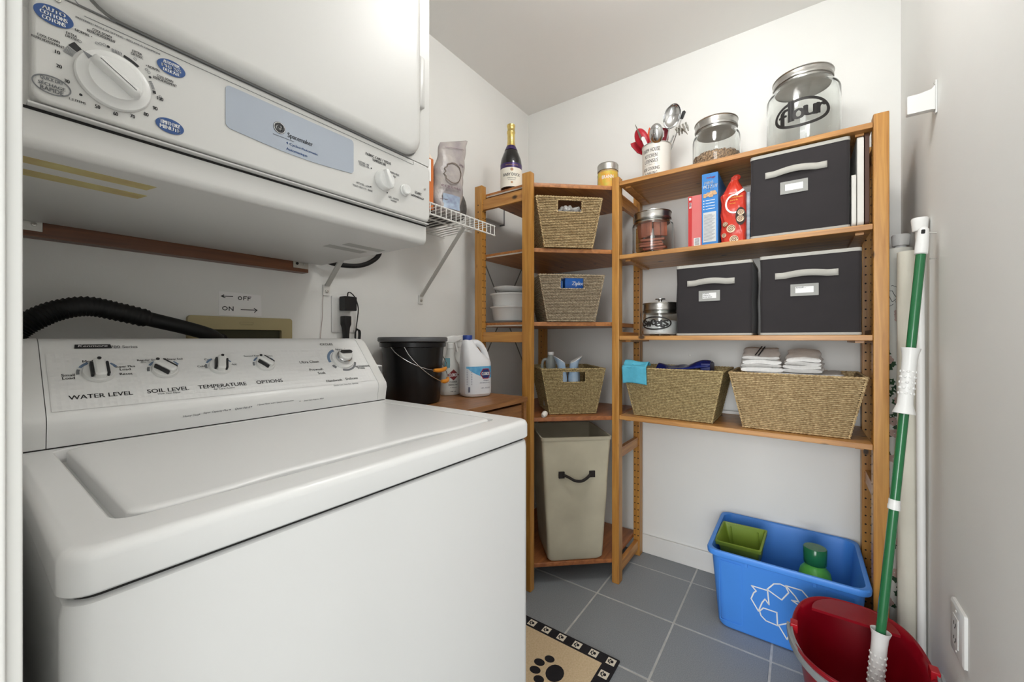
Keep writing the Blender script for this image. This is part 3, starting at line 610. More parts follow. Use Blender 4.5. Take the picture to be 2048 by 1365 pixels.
# ------------------------------------------------------------------ low wooden cabinet beside the washer
TX0, TX1, TY0, TY1, TZ = .765, 1.366, .90, 1.325, .841
tb = thing('wooden_cabinet', 'low brown wooden cabinet between the washer and the corner shelves', 'cabinet', ((TX0+TX1)/2, (TY0+TY1)/2, 0))
MB().box(TX0, TX1, TY0, TY1, TZ-.02, TZ).build('top', m_table, tb, world=True, bevel=.002)
for x in (TX0+.004, TX1-.022): MB().box(x, x+.018, TY0+.004, TY1, 0, TZ-.0205).build('side_panel', m_table, tb, world=True, bevel=.001)
MB().box(TX0+.022, TX1-.022, TY1-.012, TY1, .05, TZ-.0205).build('back_panel', m_table, tb, world=True)
d_ = MB().box(TX0+.026, TX1-.026, TY0+.012, TY0+.03, TZ-.19, TZ-.030).build('drawer', m_table, tb, world=True, bevel=.002)
for x in (TX0+.3,): MB().lathe([(.008, 0), (.008, .012), (.014, .02), (.01, .026), (.0005, .027)], 16, tuple(parent_matrix(d_).inverted() @ Vector((0, 0, 0)) + Vector((x, TY0+.012, TZ-.11))), axis=(0, -1, 0)).build('knob', m_zinc, d_)
for x0, x1 in ((TX0+.026, (TX0+TX1)/2-.002), ((TX0+TX1)/2+.002, TX1-.026)): MB().box(x0, x1, TY0+.012, TY0+.03, .06, TZ-.196).build('door', m_table, tb, world=True, bevel=.002)

# black bucket
bc = thing('black_bucket', 'black bucket with grey lid, wire bails and orange grips on the wooden cabinet', 'bucket', (1.003, 1.176, TZ+.001))
m_bucket = mat('glossy_black_plastic', (22, 22, 24), .28, var=.2, bump=.02, bs=30)
MB().lathe([(.085, 0), (.097, .003), (.099, .01), (.112, .19), (.114, .205), (.121, .207), (.1215, .222), (.118, .224), (.113, .222), (.107, .19), (.095, .008)], 48).build('pail', m_bucket, bc, angle=50)
MB().lathe([(.110, .224), (.123, .2245), (.1275, .228), (.1275, .238), (.124, .2425), (.115, .243), (.112, .239), (.0005, .239)], 48).build('lid', mat('grey_lid_plastic', (92, 93, 95), .35, var=.05), bc, angle=50)
def bail(drop, a0, a1, rr):
    P = []
    for k in range(25):
        t = k/24; a = a0+(a1-a0)*t
        P.append((rr*math.cos(a), rr*math.sin(a), .207-drop*math.sin(PI*t)**.8))
    return P
for drop, a0, a1, rr in ((.085, -PI*.93, .10, .1245), (.128, -PI*.80, .22, .1285)):
    P = bail(drop, a0, a1, rr); MB().tube(P, .0015, 6).build('wire_bail', m_steel, bc)
    G = P[10:16]; MB().tube(G, [.0055, .0075, .0075, .0075, .0075, .0055], 10).build('orange_grip', mat('orange_plastic', (232, 150, 44), .4, var=.05), bc)

# spray bottles
def spray(loc, rz, label, full=True):
    s = thing('spray_bottle', label, 'spray bottle', loc, rz, )
    mbody = mat('translucent_white_plastic', (226, 226, 222), .3, trans=.12, var=.03)
    prof_ = [(.040, .028, 0), (.043, .031, .004), (.044, .032, .02), (.044, .032, .095), (.040, .030, .125), (.024, .022, .150), (.018, .018, .170), (.0145, .0145, .195)]
    MB().loft([[(x, y, z) for x, y in ell(0, 0, rx, ry, 28)] for rx, ry, z in prof_]).build('bottle', mbody, s)
    MB().lathe([(.0165, .1955), (.0165, .215), (.013, .217)], 20).build('collar', m_plast, s)
    h = MB().loft([[(-.026, y, z) for y, z in rrect(-.010, .010, .219, .243, .005, 3)], [(.012, y, z) for y, z in rrect(-.011, .011, .216, .250, .006, 3)], [(.040, y, z) for y, z in rrect(-.010, .010, .226, .249, .006, 3)], [(.048, y, z) for y, z in rrect(-.008, .008, .231, .245, .005, 3)]])
    h.loft([[(x, y, .1) for x, y in rrect(-.02, .0, -.005, .005, .002, 2)]]*0 or [[(x, y, z) for x, y in rrect(.018+dx, .026+dx, -.005, .005, .002, 2)] for z, dx in ((.180, .012), (.200, .006), (.226, 0))])
    h.build('trigger_head', m_plast, s)
    if full:
        q = MB(); FS = lambda a, b, c_=0: (a, -.0318*(max(0, 1-(a/.047)**2))**.5-.0008-c_, b)
        q.patch([(.0+.027*math.cos(t), .085+.023*math.sin(t)) for t in (0, PI/2, PI, 1.5*PI)], lambda a, b, c_=0: FS(a, b, .0004)); q.build('print_red_diamond', mat('dark_red_print', (128, 40, 44), .4, var=.04), s)
        q = MB(); q.text('CLOROX', 0, .085, .040, .013, lambda a, b, c_: FS(a, b, .0010), 0, 0, .03); q.build('printed_lettering', m_white, s)
        q = MB(); q.text('CLEANER', 0, .056, .034, .007, FS); q.text('DISINFECTANT', 0, .044, .042, .006, FS); q.text('+ bleach', 0, .033, .03, .004, FS); q.text('946 mL', 0, .016, .026, .005, FS); q.build('printed_lettering', m_black, s)
        q = MB().grid(8, 8, lambda u, v: (-.036+.02*u+.004*v, -.0322*(1-((-.036+.02*u)/.047)**2)**.5*(1-.35*max(0, v-.3))-.0006, .115+.04*v)); q.build('print_teal_patch', mat('teal_print', (96, 146, 156), .4, var=.05), s)
    return s
spray((1.2235, 1.20, TZ+.001), -.35, 'translucent white spray bottle with red diamond label between bucket and bleach jug')
spray((1.335, 1.255, TZ+.004), -.15, 'white spray bottle mostly hidden behind the bleach jug', False)

# bleach jug
jg = thing('bleach_jug', 'white bleach jug with blue cap, handle and blue wave label on the wooden cabinet', 'jug', (1.264, 1.095, TZ+.001), -.42)
m_jug = mat('white_jug_plastic', (238, 239, 242), .32, var=.015)
def jl(z, rx, ry, cx): return [(x, y, z) for x, y in rrect(cx-rx, cx+rx, -ry, ry, ry*.8, 6)]
MB().loft([jl(0, .054, .044, 0), jl(.004, .060, .050, 0), jl(.02, .063, .053, 0), jl(.128, .063, .053, 0), jl(.140, .062, .052, 0), jl(.155, .056, .047, -.006), jl(.18, .040, .038, -.021), jl(.205, .030, .030, -.029), jl(.225, .0225, .0225, -.034), jl(.232, .0185, .0185, -.035)]).build('jug_body', m_jug, jg, angle=60)
MB().tube(spline([(-.016, 0, .215), (.006, 0, .218), (.026, 0, .206), (.040, 0, .184), (.049, 0, .160), (.053, 0, .138)], 6), [.0125+.003*abs(k-15)/15 for k in range(31)], 12).build('handle', m_jug, jg)
MB().lathe([(.0195, .230), (.020, .232), (.020, .248), (.0185, .2505), (.0005, .2505)], 24, (-.035, 0, 0)).build('cap', mat('royal_blue_plastic', (48, 74, 156), .4, var=.04), jg)
FJ = lambda a, b, c_=0: (a, (-.0531 if abs(a) < .0195 else -.0531+ .0426-math.sqrt(max(0, .0426**2-(abs(a)-.0204)**2)))-.0006-c_, b)
MB().grid(20, 6, lambda u, v: FJ(-.058+.116*u, .012+.112*v)).build('print_label', mat('label_white', (228, 232, 238), .4, var=.03), jg)
MB().grid(20, 8, lambda u, v: FJ(-.056+.113*u, .124-(.008+.052*max(0, u-.05)**.6*(1 if u < .75 else 1-.9*(u-.75)))*v, .0004)).build('print_blue_wave', mat('label_blue', (66, 150, 206), .4, col2=(120, 190, 228), vs=40), jg)
q = MB(); hexo = [(.022+.026*math.cos(t), .094+.024*math.sin(t)) for t in [k*PI/3 for k in range(6)]]
q.patch(hexo, lambda a, b, c_=0: FJ(a, b, .0008)); q.build('print_red_hexagon', mat('label_red', (168, 40, 52), .4, var=.04), jg)
q = MB().patch([(.022+.022*math.cos(t), .094+.020*math.sin(t)) for t in [k*PI/3 for k in range(6)]], lambda a, b, c_=0: FJ(a, b, .0012)); q.build('print_navy_hexagon', mat('label_navy', (40, 60, 120), .4, var=.04), jg)
q = MB().text('CLOROX', .022, .094, .038, .013, lambda a, b, c_: FJ(a, b, .0018), 0, 0, .03); q.build('printed_lettering', m_white, jg)
q = MB(); q.text('Original', .024, .066, .024, .007, lambda a, b, c_: FJ(a, b, .0006), .25); q.text('SCENT DISINFECTING BLEACH', .020, .057, .05, .0032, lambda a, b, c_: FJ(a, b, .0006)); q.text('1.27 L  43 FL OZ', .022, .036, .042, .005, lambda a, b, c_: FJ(a, b, .0006)); q.build('printed_lettering', mat('label_navy2', (46, 54, 100), .4, var=.04), jg)
q = MB()
for k in range(12): q.box(-.052+k*.0014, -.0513+k*.0014, FJ(-.046, 0)[1]-.0012, FJ(-.046, 0)[1]-.0006, .02, .042)
for k in range(9): q.stroke([(-.054, .052+k*.0068), (-.038, .052+k*.0068)], .0022, lambda a, b, c_=0: FJ(a, b, .0006+c_), .0002)
q.build('printed_small_print', mat('label_navy2', (46, 54, 100)), jg)

# ------------------------------------------------------------------ pine shelving
m_cs = wood('stained_pine_shelf', (190, 126, 68), (150, 92, 46), 'x', scale=.9)
m_csl = wood('reddish_pine_shelf', (178, 112, 64), (142, 84, 46), 'x', scale=.9)
AX0, AX1 = 1.421, 1.453; BY0, BY1 = .638, .671; CY0, CY1 = -.230, -.192; FX, BXX = 1.692, 2.019; PD = .044; PH = 1.79
def post(par, x0, x1, y0, y1):
    o = MB().box(x0, x1, y0, y1, 0, PH).build('post', m_pz, par, world=True, bevel=.0035); return o
def holes(pst, pts, axis):
    iv = parent_matrix(pst).inverted(); mb = MB()
    for p in pts: mb.lathe([(.0031, 0), (.0031, .0004)], 8, tuple(iv @ (parent_matrix(pst.parent) @ Vector((0, 0, 0)) if 0 else Vector(p))), axis=axis)
    return stuff(mb.build('peg_holes', m_dark, pst, smooth=False))
ZH = [.10+.032*k for k in range(51)]
cu = thing('corner_shelf_unit', 'pine corner shelf unit with five diagonal-fronted shelves', 'shelf unit', (1.72, .95, 0))
pa = post(cu, AX0, AX1, .923, .967); pb_ = post(cu, AX0, AX1, 1.191, 1.235)
holes(pb_, [(x, 1.1908, z) for x in (1.429, 1.445) for z in ZH], (0, -1, 0))
holes(pb_, [(1.4208, 1.213, z) for z in ZH if z > 1.55], (-1, 0, 0))
pc1 = post(cu, FX, FX+PD, BY0, BY1); pc2 = post(cu, BXX-PD, BXX, BY0, BY1)
holes(pc2, [(BXX-PD-.0002, y, z) for y in (.6465, .6625) for z in ZH], (-1, 0, 0))
pc3 = post(cu, BXX-.036, BXX, 1.191, 1.235); holes(pc3, [(BXX-.0362, 1.213, z) for z in ZH], (-1, 0, 0))
for z0, z1 in ((1.675, 1.724), (1.062, 1.108), (.545, .590), (.032, .078)):
    MB().box(1.428, 1.446, .9672, 1.1908, z0, z1).build('rail', m_py, cu, world=True, bevel=.002)
    MB().box(FX+PD+.0002, BXX-PD-.0002, .645, .664, z0, z1).build('rail', m_px, cu, world=True, bevel=.002)
CZ = [1.757, 1.473, 1.1515, .735, .101]
for k, z in enumerate(CZ):
    P = [(1.4545, .944), (1.7005, .6725), (1.738, .6725), (1.974, .6725), (2.018, .6725), (2.018, 1.19), (1.982, 1.19), (1.982, 1.232), (1.4545, 1.232), (1.4545, 1.19)]
    MB().poly(P, lambda a, b, cc, z=z: (a, b, z-.018+cc), .018).build('shelf', m_cs if k < 3 else m_csl, cu, world=True, bevel=.0015, seg=1)
    for x, y, w, d in ((1.4545, .95, .002, .28),):
        MB().box(1.4538, 1.4545, .97, 1.19, z-.0175, z-.0115).build('shelf_edge_strip', mat('grey_edge_strip', (196, 190, 178), .5, var=.05), cu, world=True)
for a, b in (((1.47, 1.243, 1.50), (1.85, 1.243, .93)), ((1.85, 1.243, 1.50), (1.47, 1.243, .93))):
    MB().tube([a, b], .003, 6).build('brace_rod', mat('grey_rod', (120, 118, 114), .5, metal=.5, var=.05), cu, world=True)
ru = thing('shelf_unit', 'pine shelf unit along the back wall with four long shelves', 'shelf unit', (1.855, .22, 0))
pd1 = post(ru, FX, FX+PD, CY0, CY1); pd2 = post(ru, BXX-PD, BXX, CY0, CY1)
holes(pd2, [(BXX-PD-.0002, y, z) for y in (-.203, -.219) for z in ZH], (-1, 0, 0)); holes(pd1, [(1.714, CY1+.0002, z) for z in ZH], (0, 1, 0))
for z0, z1 in ((1.675, 1.724), (1.062, 1.108), (.545, .590), (.032, .078)):
    MB().box(FX+PD+.0002, BXX-PD-.0002, CY0+.009, CY1-.009, z0, z1).build('rail', m_px, ru, world=True, bevel=.002)
RZ = [1.766, 1.4435, 1.0905, .743]
m_rs = wood('pine_shelf_long', (204, 150, 84), (160, 108, 56), 'y', scale=.9)
for z in RZ:
    for k in range(3):       # three boards side by side make a shelf
        x0 = FX+.001+k*.1085; MB().box(x0, x0+.1081, CY1+.0005, BY0-.0005, z-.018, z).build('shelf_board', m_rs, ru, world=True, bevel=.0012, seg=1)
    for y in (CY1+.03, BY0-.03): MB().box(FX+.03, BXX-.03, y-.011, y+.011, z-.026, z-.0184).build('shelf_batten', m_rs, ru, world=True)
tag(MB().box(2.004, 2.019, -.16, .60, .7435, .757).build('white_strip', m_trim, bevel=.002), 'thin white strip lying along the wall behind the long baskets', 'strip')

# ------------------------------------------------------------------ seagrass baskets
import numpy as np
def strand(path, nrm_, r, amp, hp_, ph, per=3):
    """twisted strand pair along a straight run; returns vertex and quad arrays"""
    a, b = Vector(path[0]), Vector(path[1]); Ln = (b-a).length; n = max(4, int(Ln/hp_*per)); d = (b-a).normalized()
    A = np.array(a); Dv = np.array(d); N = np.array(nrm_); U = np.cross(N, Dv); s = np.linspace(0, Ln, n+1); V = []; Q = []
    for k in (0, 1):
        p = math.pi*s/hp_+k*math.pi+ph
        cen = A+np.outer(s, Dv)+np.outer(np.cos(p)*amp, N)+np.outer(np.sin(p)*amp*.75, U)
        ring = [cen+r*(math.cos(q)*N+math.sin(q)*U) for q in (.785, 2.356, 3.927, 5.498)]
        v = np.stack(ring, 1).reshape(-1, 3); idx = np.arange(n)[:, None]*4; j = np.arange(4)[None]
        q_ = np.stack([idx+j, idx+(j+1) % 4, idx+4+(j+1) % 4, idx+4+j], -1).reshape(-1, 4)
        off = sum(len(x) for x in V); V.append(v); Q.append(q_+off)
    return np.concatenate(V), np.concatenate(Q)
def weave_mesh(wb, wt, db, dt, h, fo, hole=None, pitch=.0066, r=.00175, hp_=.0125):
    VV = []; QQ = []; off = 0
    def put(vq):
        nonlocal off
        VV.append(vq[0]); QQ.append(vq[1]+off); off += len(vq[0])
    def rect(z):
        t = z/h; w = (wb+(wt-wb)*t)/2; y0 = fo*t; y1 = db+(fo+dt-db)*t
        return [(-w, y0, z), (w, y0, z), (w, y1, z), (-w, y1, z)]
    rows = int((h-.008)/pitch); ns = [(0, -1, 0), (1, 0, 0), (0, 1, 0), (-1, 0, 0)]
    for k in range(rows+1):
        z = .004+k*(h-.008)/rows; R = rect(z)
        for wl in range(4):
            a, b = R[wl], R[(wl+1) % 4]; ph = (k % 2)*math.pi/2+random.uniform(-.12, .12)
            if wl in (0, 2) and hole and hole[2] < z < hole[3]:
                c1 = (hole[0], a[1], z); c2 = (hole[1], a[1], z)
                if wl == 2: c1, c2 = c2, c1
                put(strand((a, c1), ns[wl], r, .0016, hp_, ph, 4)); put(strand((c2, b), ns[wl], r, .0016, hp_, ph, 4))
            else: put(strand((a, b), ns[wl], r, .0016, hp_, ph, 4))
    B_, T_ = rect(0), rect(h)
    for wl in range(4):
        dn = Vector(ns[wl])
        for rr, Z in ((.0036, h-.001), (.0028, .003)):
            Rz = rect(Z); put(strand((Rz[wl], Rz[(wl+1) % 4]), ns[wl], rr, .0022, .012, 0, 4))
        put(strand((B_[wl], T_[wl]), ns[wl], .0028, .002, .012, 0, 4))
    if hole:
        for zz in (hole[2], hole[3]):
            y = rect(zz)[0][1]; put(strand(((hole[0], y, zz), (hole[1], y, zz)), ns[0], .003, .002, .012, 0, 4))
        for xx in hole[:2]: put(strand(((xx, rect(hole[2])[0][1], hole[2]), (xx, rect(hole[3])[0][1], hole[3])), ns[0], .003, .002, .012, 0, 4))
    me = bpy.data.meshes.new('woven_wall'); me.from_pydata(np.concatenate(VV).tolist(), [], np.concatenate(QQ).tolist()); me.update()
    me.polygons.foreach_set('use_smooth', [True]*len(me.polygons)); return me, rect
def basket(name, label, loc, rz, dims, hole, m, mesh=None, sc=(1, 1, 1)):
    t = thing('seagrass_basket', label, 'basket', loc, rz); t.scale = sc
    if mesh is None: mesh = weave_mesh(*dims, hole)
    me, rect = mesh
    o = bpy.data.objects.new('woven_wall', me); C.objects.link(o); o.parent = t
    if not me.materials: me.materials.append(m)
    o.material_slots[0].link = 'OBJECT'; o.material_slots[0].material = m
    li = MB(); h = dims[4]; i_ = .0065
    R = lambda z: [(p[0]-i_*(1 if p[0] > 0 else -1), p[1]+(i_ if k < 2 else -i_), z) for k, p in enumerate(rect(z))]
    B0, T0 = R(.003), R(h-.004)
    li.add(B0, [(0, 1, 2, 3)])
    for k in (1, 3): li.add([B0[k], B0[(k+1) % 4], T0[(k+1) % 4], T0[k]], [(0, 1, 2, 3)])
    for k in (0, 2):
        if hole:
            zs = [.003, hole[2], hole[3], h-.004]
            for j in range(3):
                a, b = R(zs[j]), R(zs[j+1]); p0, p1 = (k, (k+1) % 4)
                if j == 1:
                    for xa, xb in ((a[p0][0], hole[0] if k == 0 else hole[1]), (hole[1] if k == 0 else hole[0], a[p1][0])):
                        xc = xa if abs(xa) > .06 and xa == a[p0][0] else xa
                        li.add([(xa, a[p0][1], zs[1]), (xb, a[p0][1], zs[1]), (xb if xb != a[p1][0] else b[p1][0], b[p0][1], zs[2]), (xa if xa != a[p0][0] else b[p0][0], b[p0][1], zs[2])], [(0, 1, 2, 3)])
                else: li.add([a[p0], a[p1], b[p1], b[p0]], [(0, 1, 2, 3)])
        else: li.add([B0[k], B0[(k+1) % 4], T0[(k+1) % 4], T0[k]], [(0, 1, 2, 3)])
    li.build('inner_lining', m, t, solid=.002, smooth=False)
    return t, mesh
DZ_ = -math.atan2(.740, .673)
SD = (.212, .292, .24, .30, .207, -.012); SH = (-.053, .057, .145, .196)
b1, sm = basket('b', 'brown seagrass basket on the second corner shelf with crumpled plastic inside', (1.5575, .8135, CZ[1]+.002), DZ_, SD, SH, m_sea, None, (1, 1, 1.04))
b2, _ = basket('b', 'greyish seagrass basket holding blue boxes on the third corner shelf', (1.572, .808, CZ[2]+.002), DZ_, SD, SH, m_sea2, sm, (.99, 1, .975))
b3, _ = basket('b', 'seagrass basket with two pale blue bottles on the fourth corner shelf', (1.635, .832, CZ[3]+.002), DZ_, SD, SH, m_sea3, sm, (1.0, .98, .99))
LD = (.305, .392, .225, .285, .207, -.03)
l1, lm = basket('b', 'long seagrass basket with turquoise cloth over its corner on the bottom long shelf', (1.735, .430, RZ[3]+.002), -PI/2, LD, None, m_sea3)
l2, _ = basket('b', 'long seagrass basket piled with white towels on the bottom long shelf', (1.733, .016, RZ[3]+.002), -PI/2, LD, None, m_sea, lm, (1.0, 1, 1))

# ------------------------------------------------------------------ contents of the corner unit
def dg(a, b, off=0):     # a to the right along the diagonal front, b back from it
    return (1.572+.673*a+.740*(b+off), .7965-.740*a+.673*(b+off))
def crumple(name, label, cat, loc, size, m, rz=0, seed=1, freq=3.0, amp=.3):
    rnd = random.Random(seed); ph = [rnd.uniform(0, 6) for _ in range(6)]
    def f_(u, v):
        t = 2*PI*u; p = PI*(v-.5); x, y, z = math.cos(p)*math.cos(t), math.cos(p)*math.sin(t), math.sin(p)
        k = 1+amp*(math.sin(freq*x*2+ph[0])*math.sin(freq*y*2+ph[1])+.5*math.sin(freq*z*4+ph[2]+x*3)+.35*math.sin(9*x+7*y+ph[3])*math.sin(11*z+ph[4]))*.6
        return (x*size[0]*k, y*size[1]*k, size[2]*(1+z*k))
    mb = MB().grid(40, 24, f_, True); o = mb.build(name, m, None, angle=60); o.location = loc; o.rotation_euler = (0, 0, rz); return tag(o, label, cat)
m_clearbag = mat('crinkled_clear_bag', (214, 212, 208), .22, trans=.25, var=.2, vs=22, bump=.4, bs=30)
p = dg(.0, .078); crumple('plastic_bag', 'crumpled clear plastic bag inside the brown seagrass basket', 'plastic bag', (p[0], p[1], CZ[1]+.104), (.066, .044, .050), m_clearbag, DZ_, 3, 4, .3)
p = dg(.012, .10); crumple('paper_bag', 'pinkish crumpled paper packet in the brown seagrass basket', 'packet', (p[0], p[1], CZ[1]+.010), (.05, .055, .036), mat('pink_paper', (206, 176, 158), .6, var=.15, vs=30), DZ_, 8)
def ziploc(p, w, d, h, label, texts):
    t = thing('storage_bag_box', label, 'box', (p[0], p[1], CZ[2]+.008), DZ_)
    MB().box(-w/2, w/2, 0, d, 0, h).build('carton', mat('bright_blue_card', (36, 110, 190), .45, col2=(26, 82, 168), vs=10), t, bevel=.001)
    if texts:
        q = MB(); FZ = lambda a, b, c_=0: (a, -.0006-c_, b)
        q.text('Ziploc', .016, h-.028, .052, .022, FZ, .15); q.text('sandwich bags', .014, h-.072, .035, .004, FZ); q.build('printed_lettering', m_white, t)
        q = MB().box(-w/2+.03, w/2-.002, -.0005, -.0001, h-.062, h-.05); q.build('print_band', mat('label_blue', (66, 150, 206)), t)
    else:
        MB().ring(rrect(-w/2, w/2, h-.08, h, .003, 3), rrect(-w/2+.002, w/2-.002, h-.08, h-.002, .002, 3), lambda a, b, c_=0: (a, -.0005-c_, b), .0004).build('printed_edge', mat('pale_blue_print2', (120, 170, 220), .5, var=.05), t)
    return t
ziploc(dg(.012, .035), .082, .12, .19, 'blue storage bag box with white lettering in the greyish basket', True)
ziploc(dg(-.062, .05), .05, .13, .178, 'smaller plain blue carton beside the lettered box in the greyish basket', False)
def vase(name, label, p, rz, lean):
    t = thing('air_freshener', label, 'air freshener', (p[0], p[1], CZ[3]+.032), rz)
    mb = MB(); loops = []
    for r, z, sx in ((.022, 0, 0), (.026, .006, 0), (.0255, .10, 0), (.024, .135, 0), (.020, .160, .0), (.018, .178, .0), (.021, .196, .005), (.0275, .214, .013)):
        loops.append([(sx*lean+r*math.cos(k*PI/14), r*math.sin(k*PI/14), z+(.62*r*math.cos(k*PI/14)*(-lean) if z > .2 else (.25*r*math.cos(k*PI/14)*(-lean) if z > .19 else 0))*-1) for k in range(28)])
    mb.loft(loops, True, False); mb.build('bottle', mat('pale_blue_plastic', (138, 172, 206), .3, col2=(196, 212, 230), vs=14), t)
    top = loops[-1]; MB().loft([top, [(x*1.0+.001*lean, y, z+.003) for x, y, z in top]]).build('white_mouth', m_white, t)
    return t
for nm, a, ln, lb_ in (('v', -.0275, -1, 'pale blue air freshener bottle tilting left in the seagrass basket'), ('v', .0275, 1, 'pale blue air freshener bottle tilting right in the seagrass basket')):
    vase(nm, lb_, dg(a, .105), DZ_, ln)
p = dg(-.066, .165)
bt_ = thing('refill_bottle', 'translucent refill bottle with looped handle standing in the seagrass basket', 'bottle', (p[0], p[1], CZ[3]+.024), DZ_)
m_trb = mat('translucent_grey_plastic', (196, 202, 200), .3, trans=.35, var=.04)
MB().lathe([(.028, 0), (.034, .004), (.034, .12), (.0335, .15), (.025, .168), (.021, .18), (.024, .192), (.024, .212), (.018, .228), (.0125, .236), (.0125, .242)], 28).build('bottle_body', m_trb, bt_)
MB().tube(spline([(-.02, 0, .222), (-.034, 0, .218), (-.041, 0, .20), (-.041, 0, .17), (-.034, 0, .148)], 6), .0062, 8).build('handle', m_trb, bt_)
MB().lathe([(.0145, .2425), (.0145, .257), (.0005, .258)], 20).build('cap', m_white, bt_)
p = dg(-.005, .21); o = thing('yellow_bottle', 'small yellow-green bottle at the back of the seagrass basket', 'bottle', (p[0], p[1], CZ[3]+.012))
MB().lathe([(.026, 0), (.03, .004), (.03, .15), (.015, .185), (.013, .2)], 20).build('bottle_body', mat('yellow_green_plastic', (186, 176, 60), .4, var=.05), o); MB().lathe([(.015, .2005), (.015, .22), (.0005, .221)], 16).build('cap', mat('royal_blue_plastic', (48, 74, 156)), o)
p = dg(.06, .215); o = thing('cleaner_bottle', 'pale bottle with white cap at the back of the seagrass basket', 'bottle', (p[0], p[1], CZ[3]+.012))
MB().lathe([(.026, 0), (.03, .004), (.03, .16), (.024, .18), (.022, .2)], 20).build('bottle_body', mat('pale_blue_plastic', (138, 172, 206)), o); MB().lathe([(.023, .2005), (.023, .222), (.0005, .223)], 16).build('cap', m_plast, o)
p = dg(-.118, .015)
mb = MB().lathe([(.0005, -.017), (.008, -.015), (.012, -.006), (.0128, .004), (.010, .012), (.005, .0165), (.0005, .017)], 18, (0, 0, 0), axis=(.8, 0, .35)); o = mb.build('white_pebble', mat('off_white_wax', (238, 232, 224), .6, var=.06)); o.location = (p[0]-.006, p[1]+.006, CZ[3]+.0137); tag(o, 'small white egg-shaped lump at the left end of the fourth corner shelf', 'pebble')
# baking dishes
m_cer = mat('white_ceramic', (240, 240, 238), .18, coat=.4, var=.01)
def dish(z, label, r=.098, h=.068):
    t = thing('baking_dish', label, 'baking dish', (1.559, 1.122, z), 0, None)
    def fp(k, r_, z_): a = 2*PI*k/120; q = r_+(.0014 if k % 2 else 0); return (q*math.cos(a), q*math.sin(a), z_)
    L = [[fp(k, r*.82, .0005) for k in range(120)], [fp(k, r*.85, .004) for k in range(120)], [fp(k, r*.95, h*.86) for k in range(120)]]
    for r_, z_ in ((r*1.0, h*.88), (r*1.05, h*.95), (r*1.055, h), (r*1.0, h), (r*.91, h*.9), (r*.82, .008)): L.append([(r_*math.cos(2*PI*k/120), r_*math.sin(2*PI*k/120), z_) for k in range(120)])
    MB().loft(L).build('fluted_dish', m_cer, t, angle=70); return t
tag(MB().loft([[(x, y, z) for x, y in rrect(1.468, 1.66, 1.01, 1.222, .02, 4)] for z in (CZ[2]+.001, CZ[2]+.008)]).build('grey_tray', mat('grey_tray', (112, 110, 108), .5, var=.06), bevel=.001), 'flat grey tray under the white baking dishes', 'tray')
dish(CZ[2]+.009, 'lower white fluted baking dish of the stack on the third corner shelf')
dish(CZ[2]+.070, 'upper white fluted baking dish of the stack on the third corner shelf')
pt = MB().lathe([(.05, .0005), (.055, .002), (.06, .006), (.088, .016), (.0885, .018), (.06, .0085), (.0005, .004)], 40); o = pt.build('white_plate', m_cer, None, angle=60); o.location = (1.545, 1.11, CZ[2]+.145); o.rotation_euler = (0, .06, 0)
tag(o, 'white plate resting inside the upper baking dish', 'plate')

# sparkling wine bottle
p = (1.492, 1.075)
wb_ = thing('wine_bottle', 'dark sparkling wine bottle with gold foil neck and cream label on the corner unit', 'bottle', (p[0], p[1], CZ[0]+.001), -.88)
MB().lathe([(.036, 0), (.047, .002), (.0495, .008), (.0495, .118), (.046, .140), (.037, .165), (.026, .188), (.0185, .208), (.0165, .225), (.016, .285)], 36).build('glass_bottle', mat('dark_green_glass', (16, 14, 14), .08, coat=.5, var=.1), wb_)
MB().lathe([(.0205, .204), (.0185, .213), (.017, .228), (.0172, .262), (.0188, .264), (.0188, .273), (.0172, .275), (.017, .292), (.0185, .294), (.0185, .302), (.012, .305), (.0005, .305)], 28).build('gold_foil', mat('gold_foil', (222, 196, 120), .3, .9, var=.08, vs=60, bump=.2, bs=200), wb_)
MB().lathe([(.0305, .182), (.0275, .189), (.0212, .2035)], 32, cap0=False, cap1=False).build('purple_neck_band', mat('purple_foil', (62, 44, 96), .3, .3, var=.05), wb_)
def cyl(R_, a0=0): return lambda a, b, c_=0: ((R_+c_)*math.sin(a/R_+a0), -(R_+c_)*math.cos(a/R_+a0), b)
MB().grid(24, 4, lambda u, v: cyl(.0500)(-.07+.14*u, .004+v*.086)).build('print_label', mat('cream_label', (238, 232, 218), .5, var=.02), wb_)
MB().grid(24, 4, lambda u, v: cyl(.0500)(-.07+.14*u, .0905+v*.022)).build('print_purple_band', mat('purple_foil', (62, 44, 96)), wb_)
q = MB(); q.text('BABY DUCK', 0, .058, .082, .013, cyl(.0504), 0, 0, .02); q.text('SPARKLING WINE', 0, .042, .04, .004, cyl(.0504)); q.text('vin mousseux', 0, .034, .034, .004, cyl(.0504)); q.build('printed_lettering', m_black, wb_)
q = MB(); q.poly(ell(.0, .080, .007, .007, 16), cyl(.0503), .0003); q.poly(ell(.0, .022, .005, .005, 16), cyl(.0503), .0003); q.build('print_crest', mat('label_gold', (196, 150, 110), .4, var=.1), wb_)
q = MB().text('ORIGINAL  RECIPE', 0, .1015, .06, .005, cyl(.0504)); q.build('printed_lettering', mat('label_gold', (196, 150, 110)), wb_)

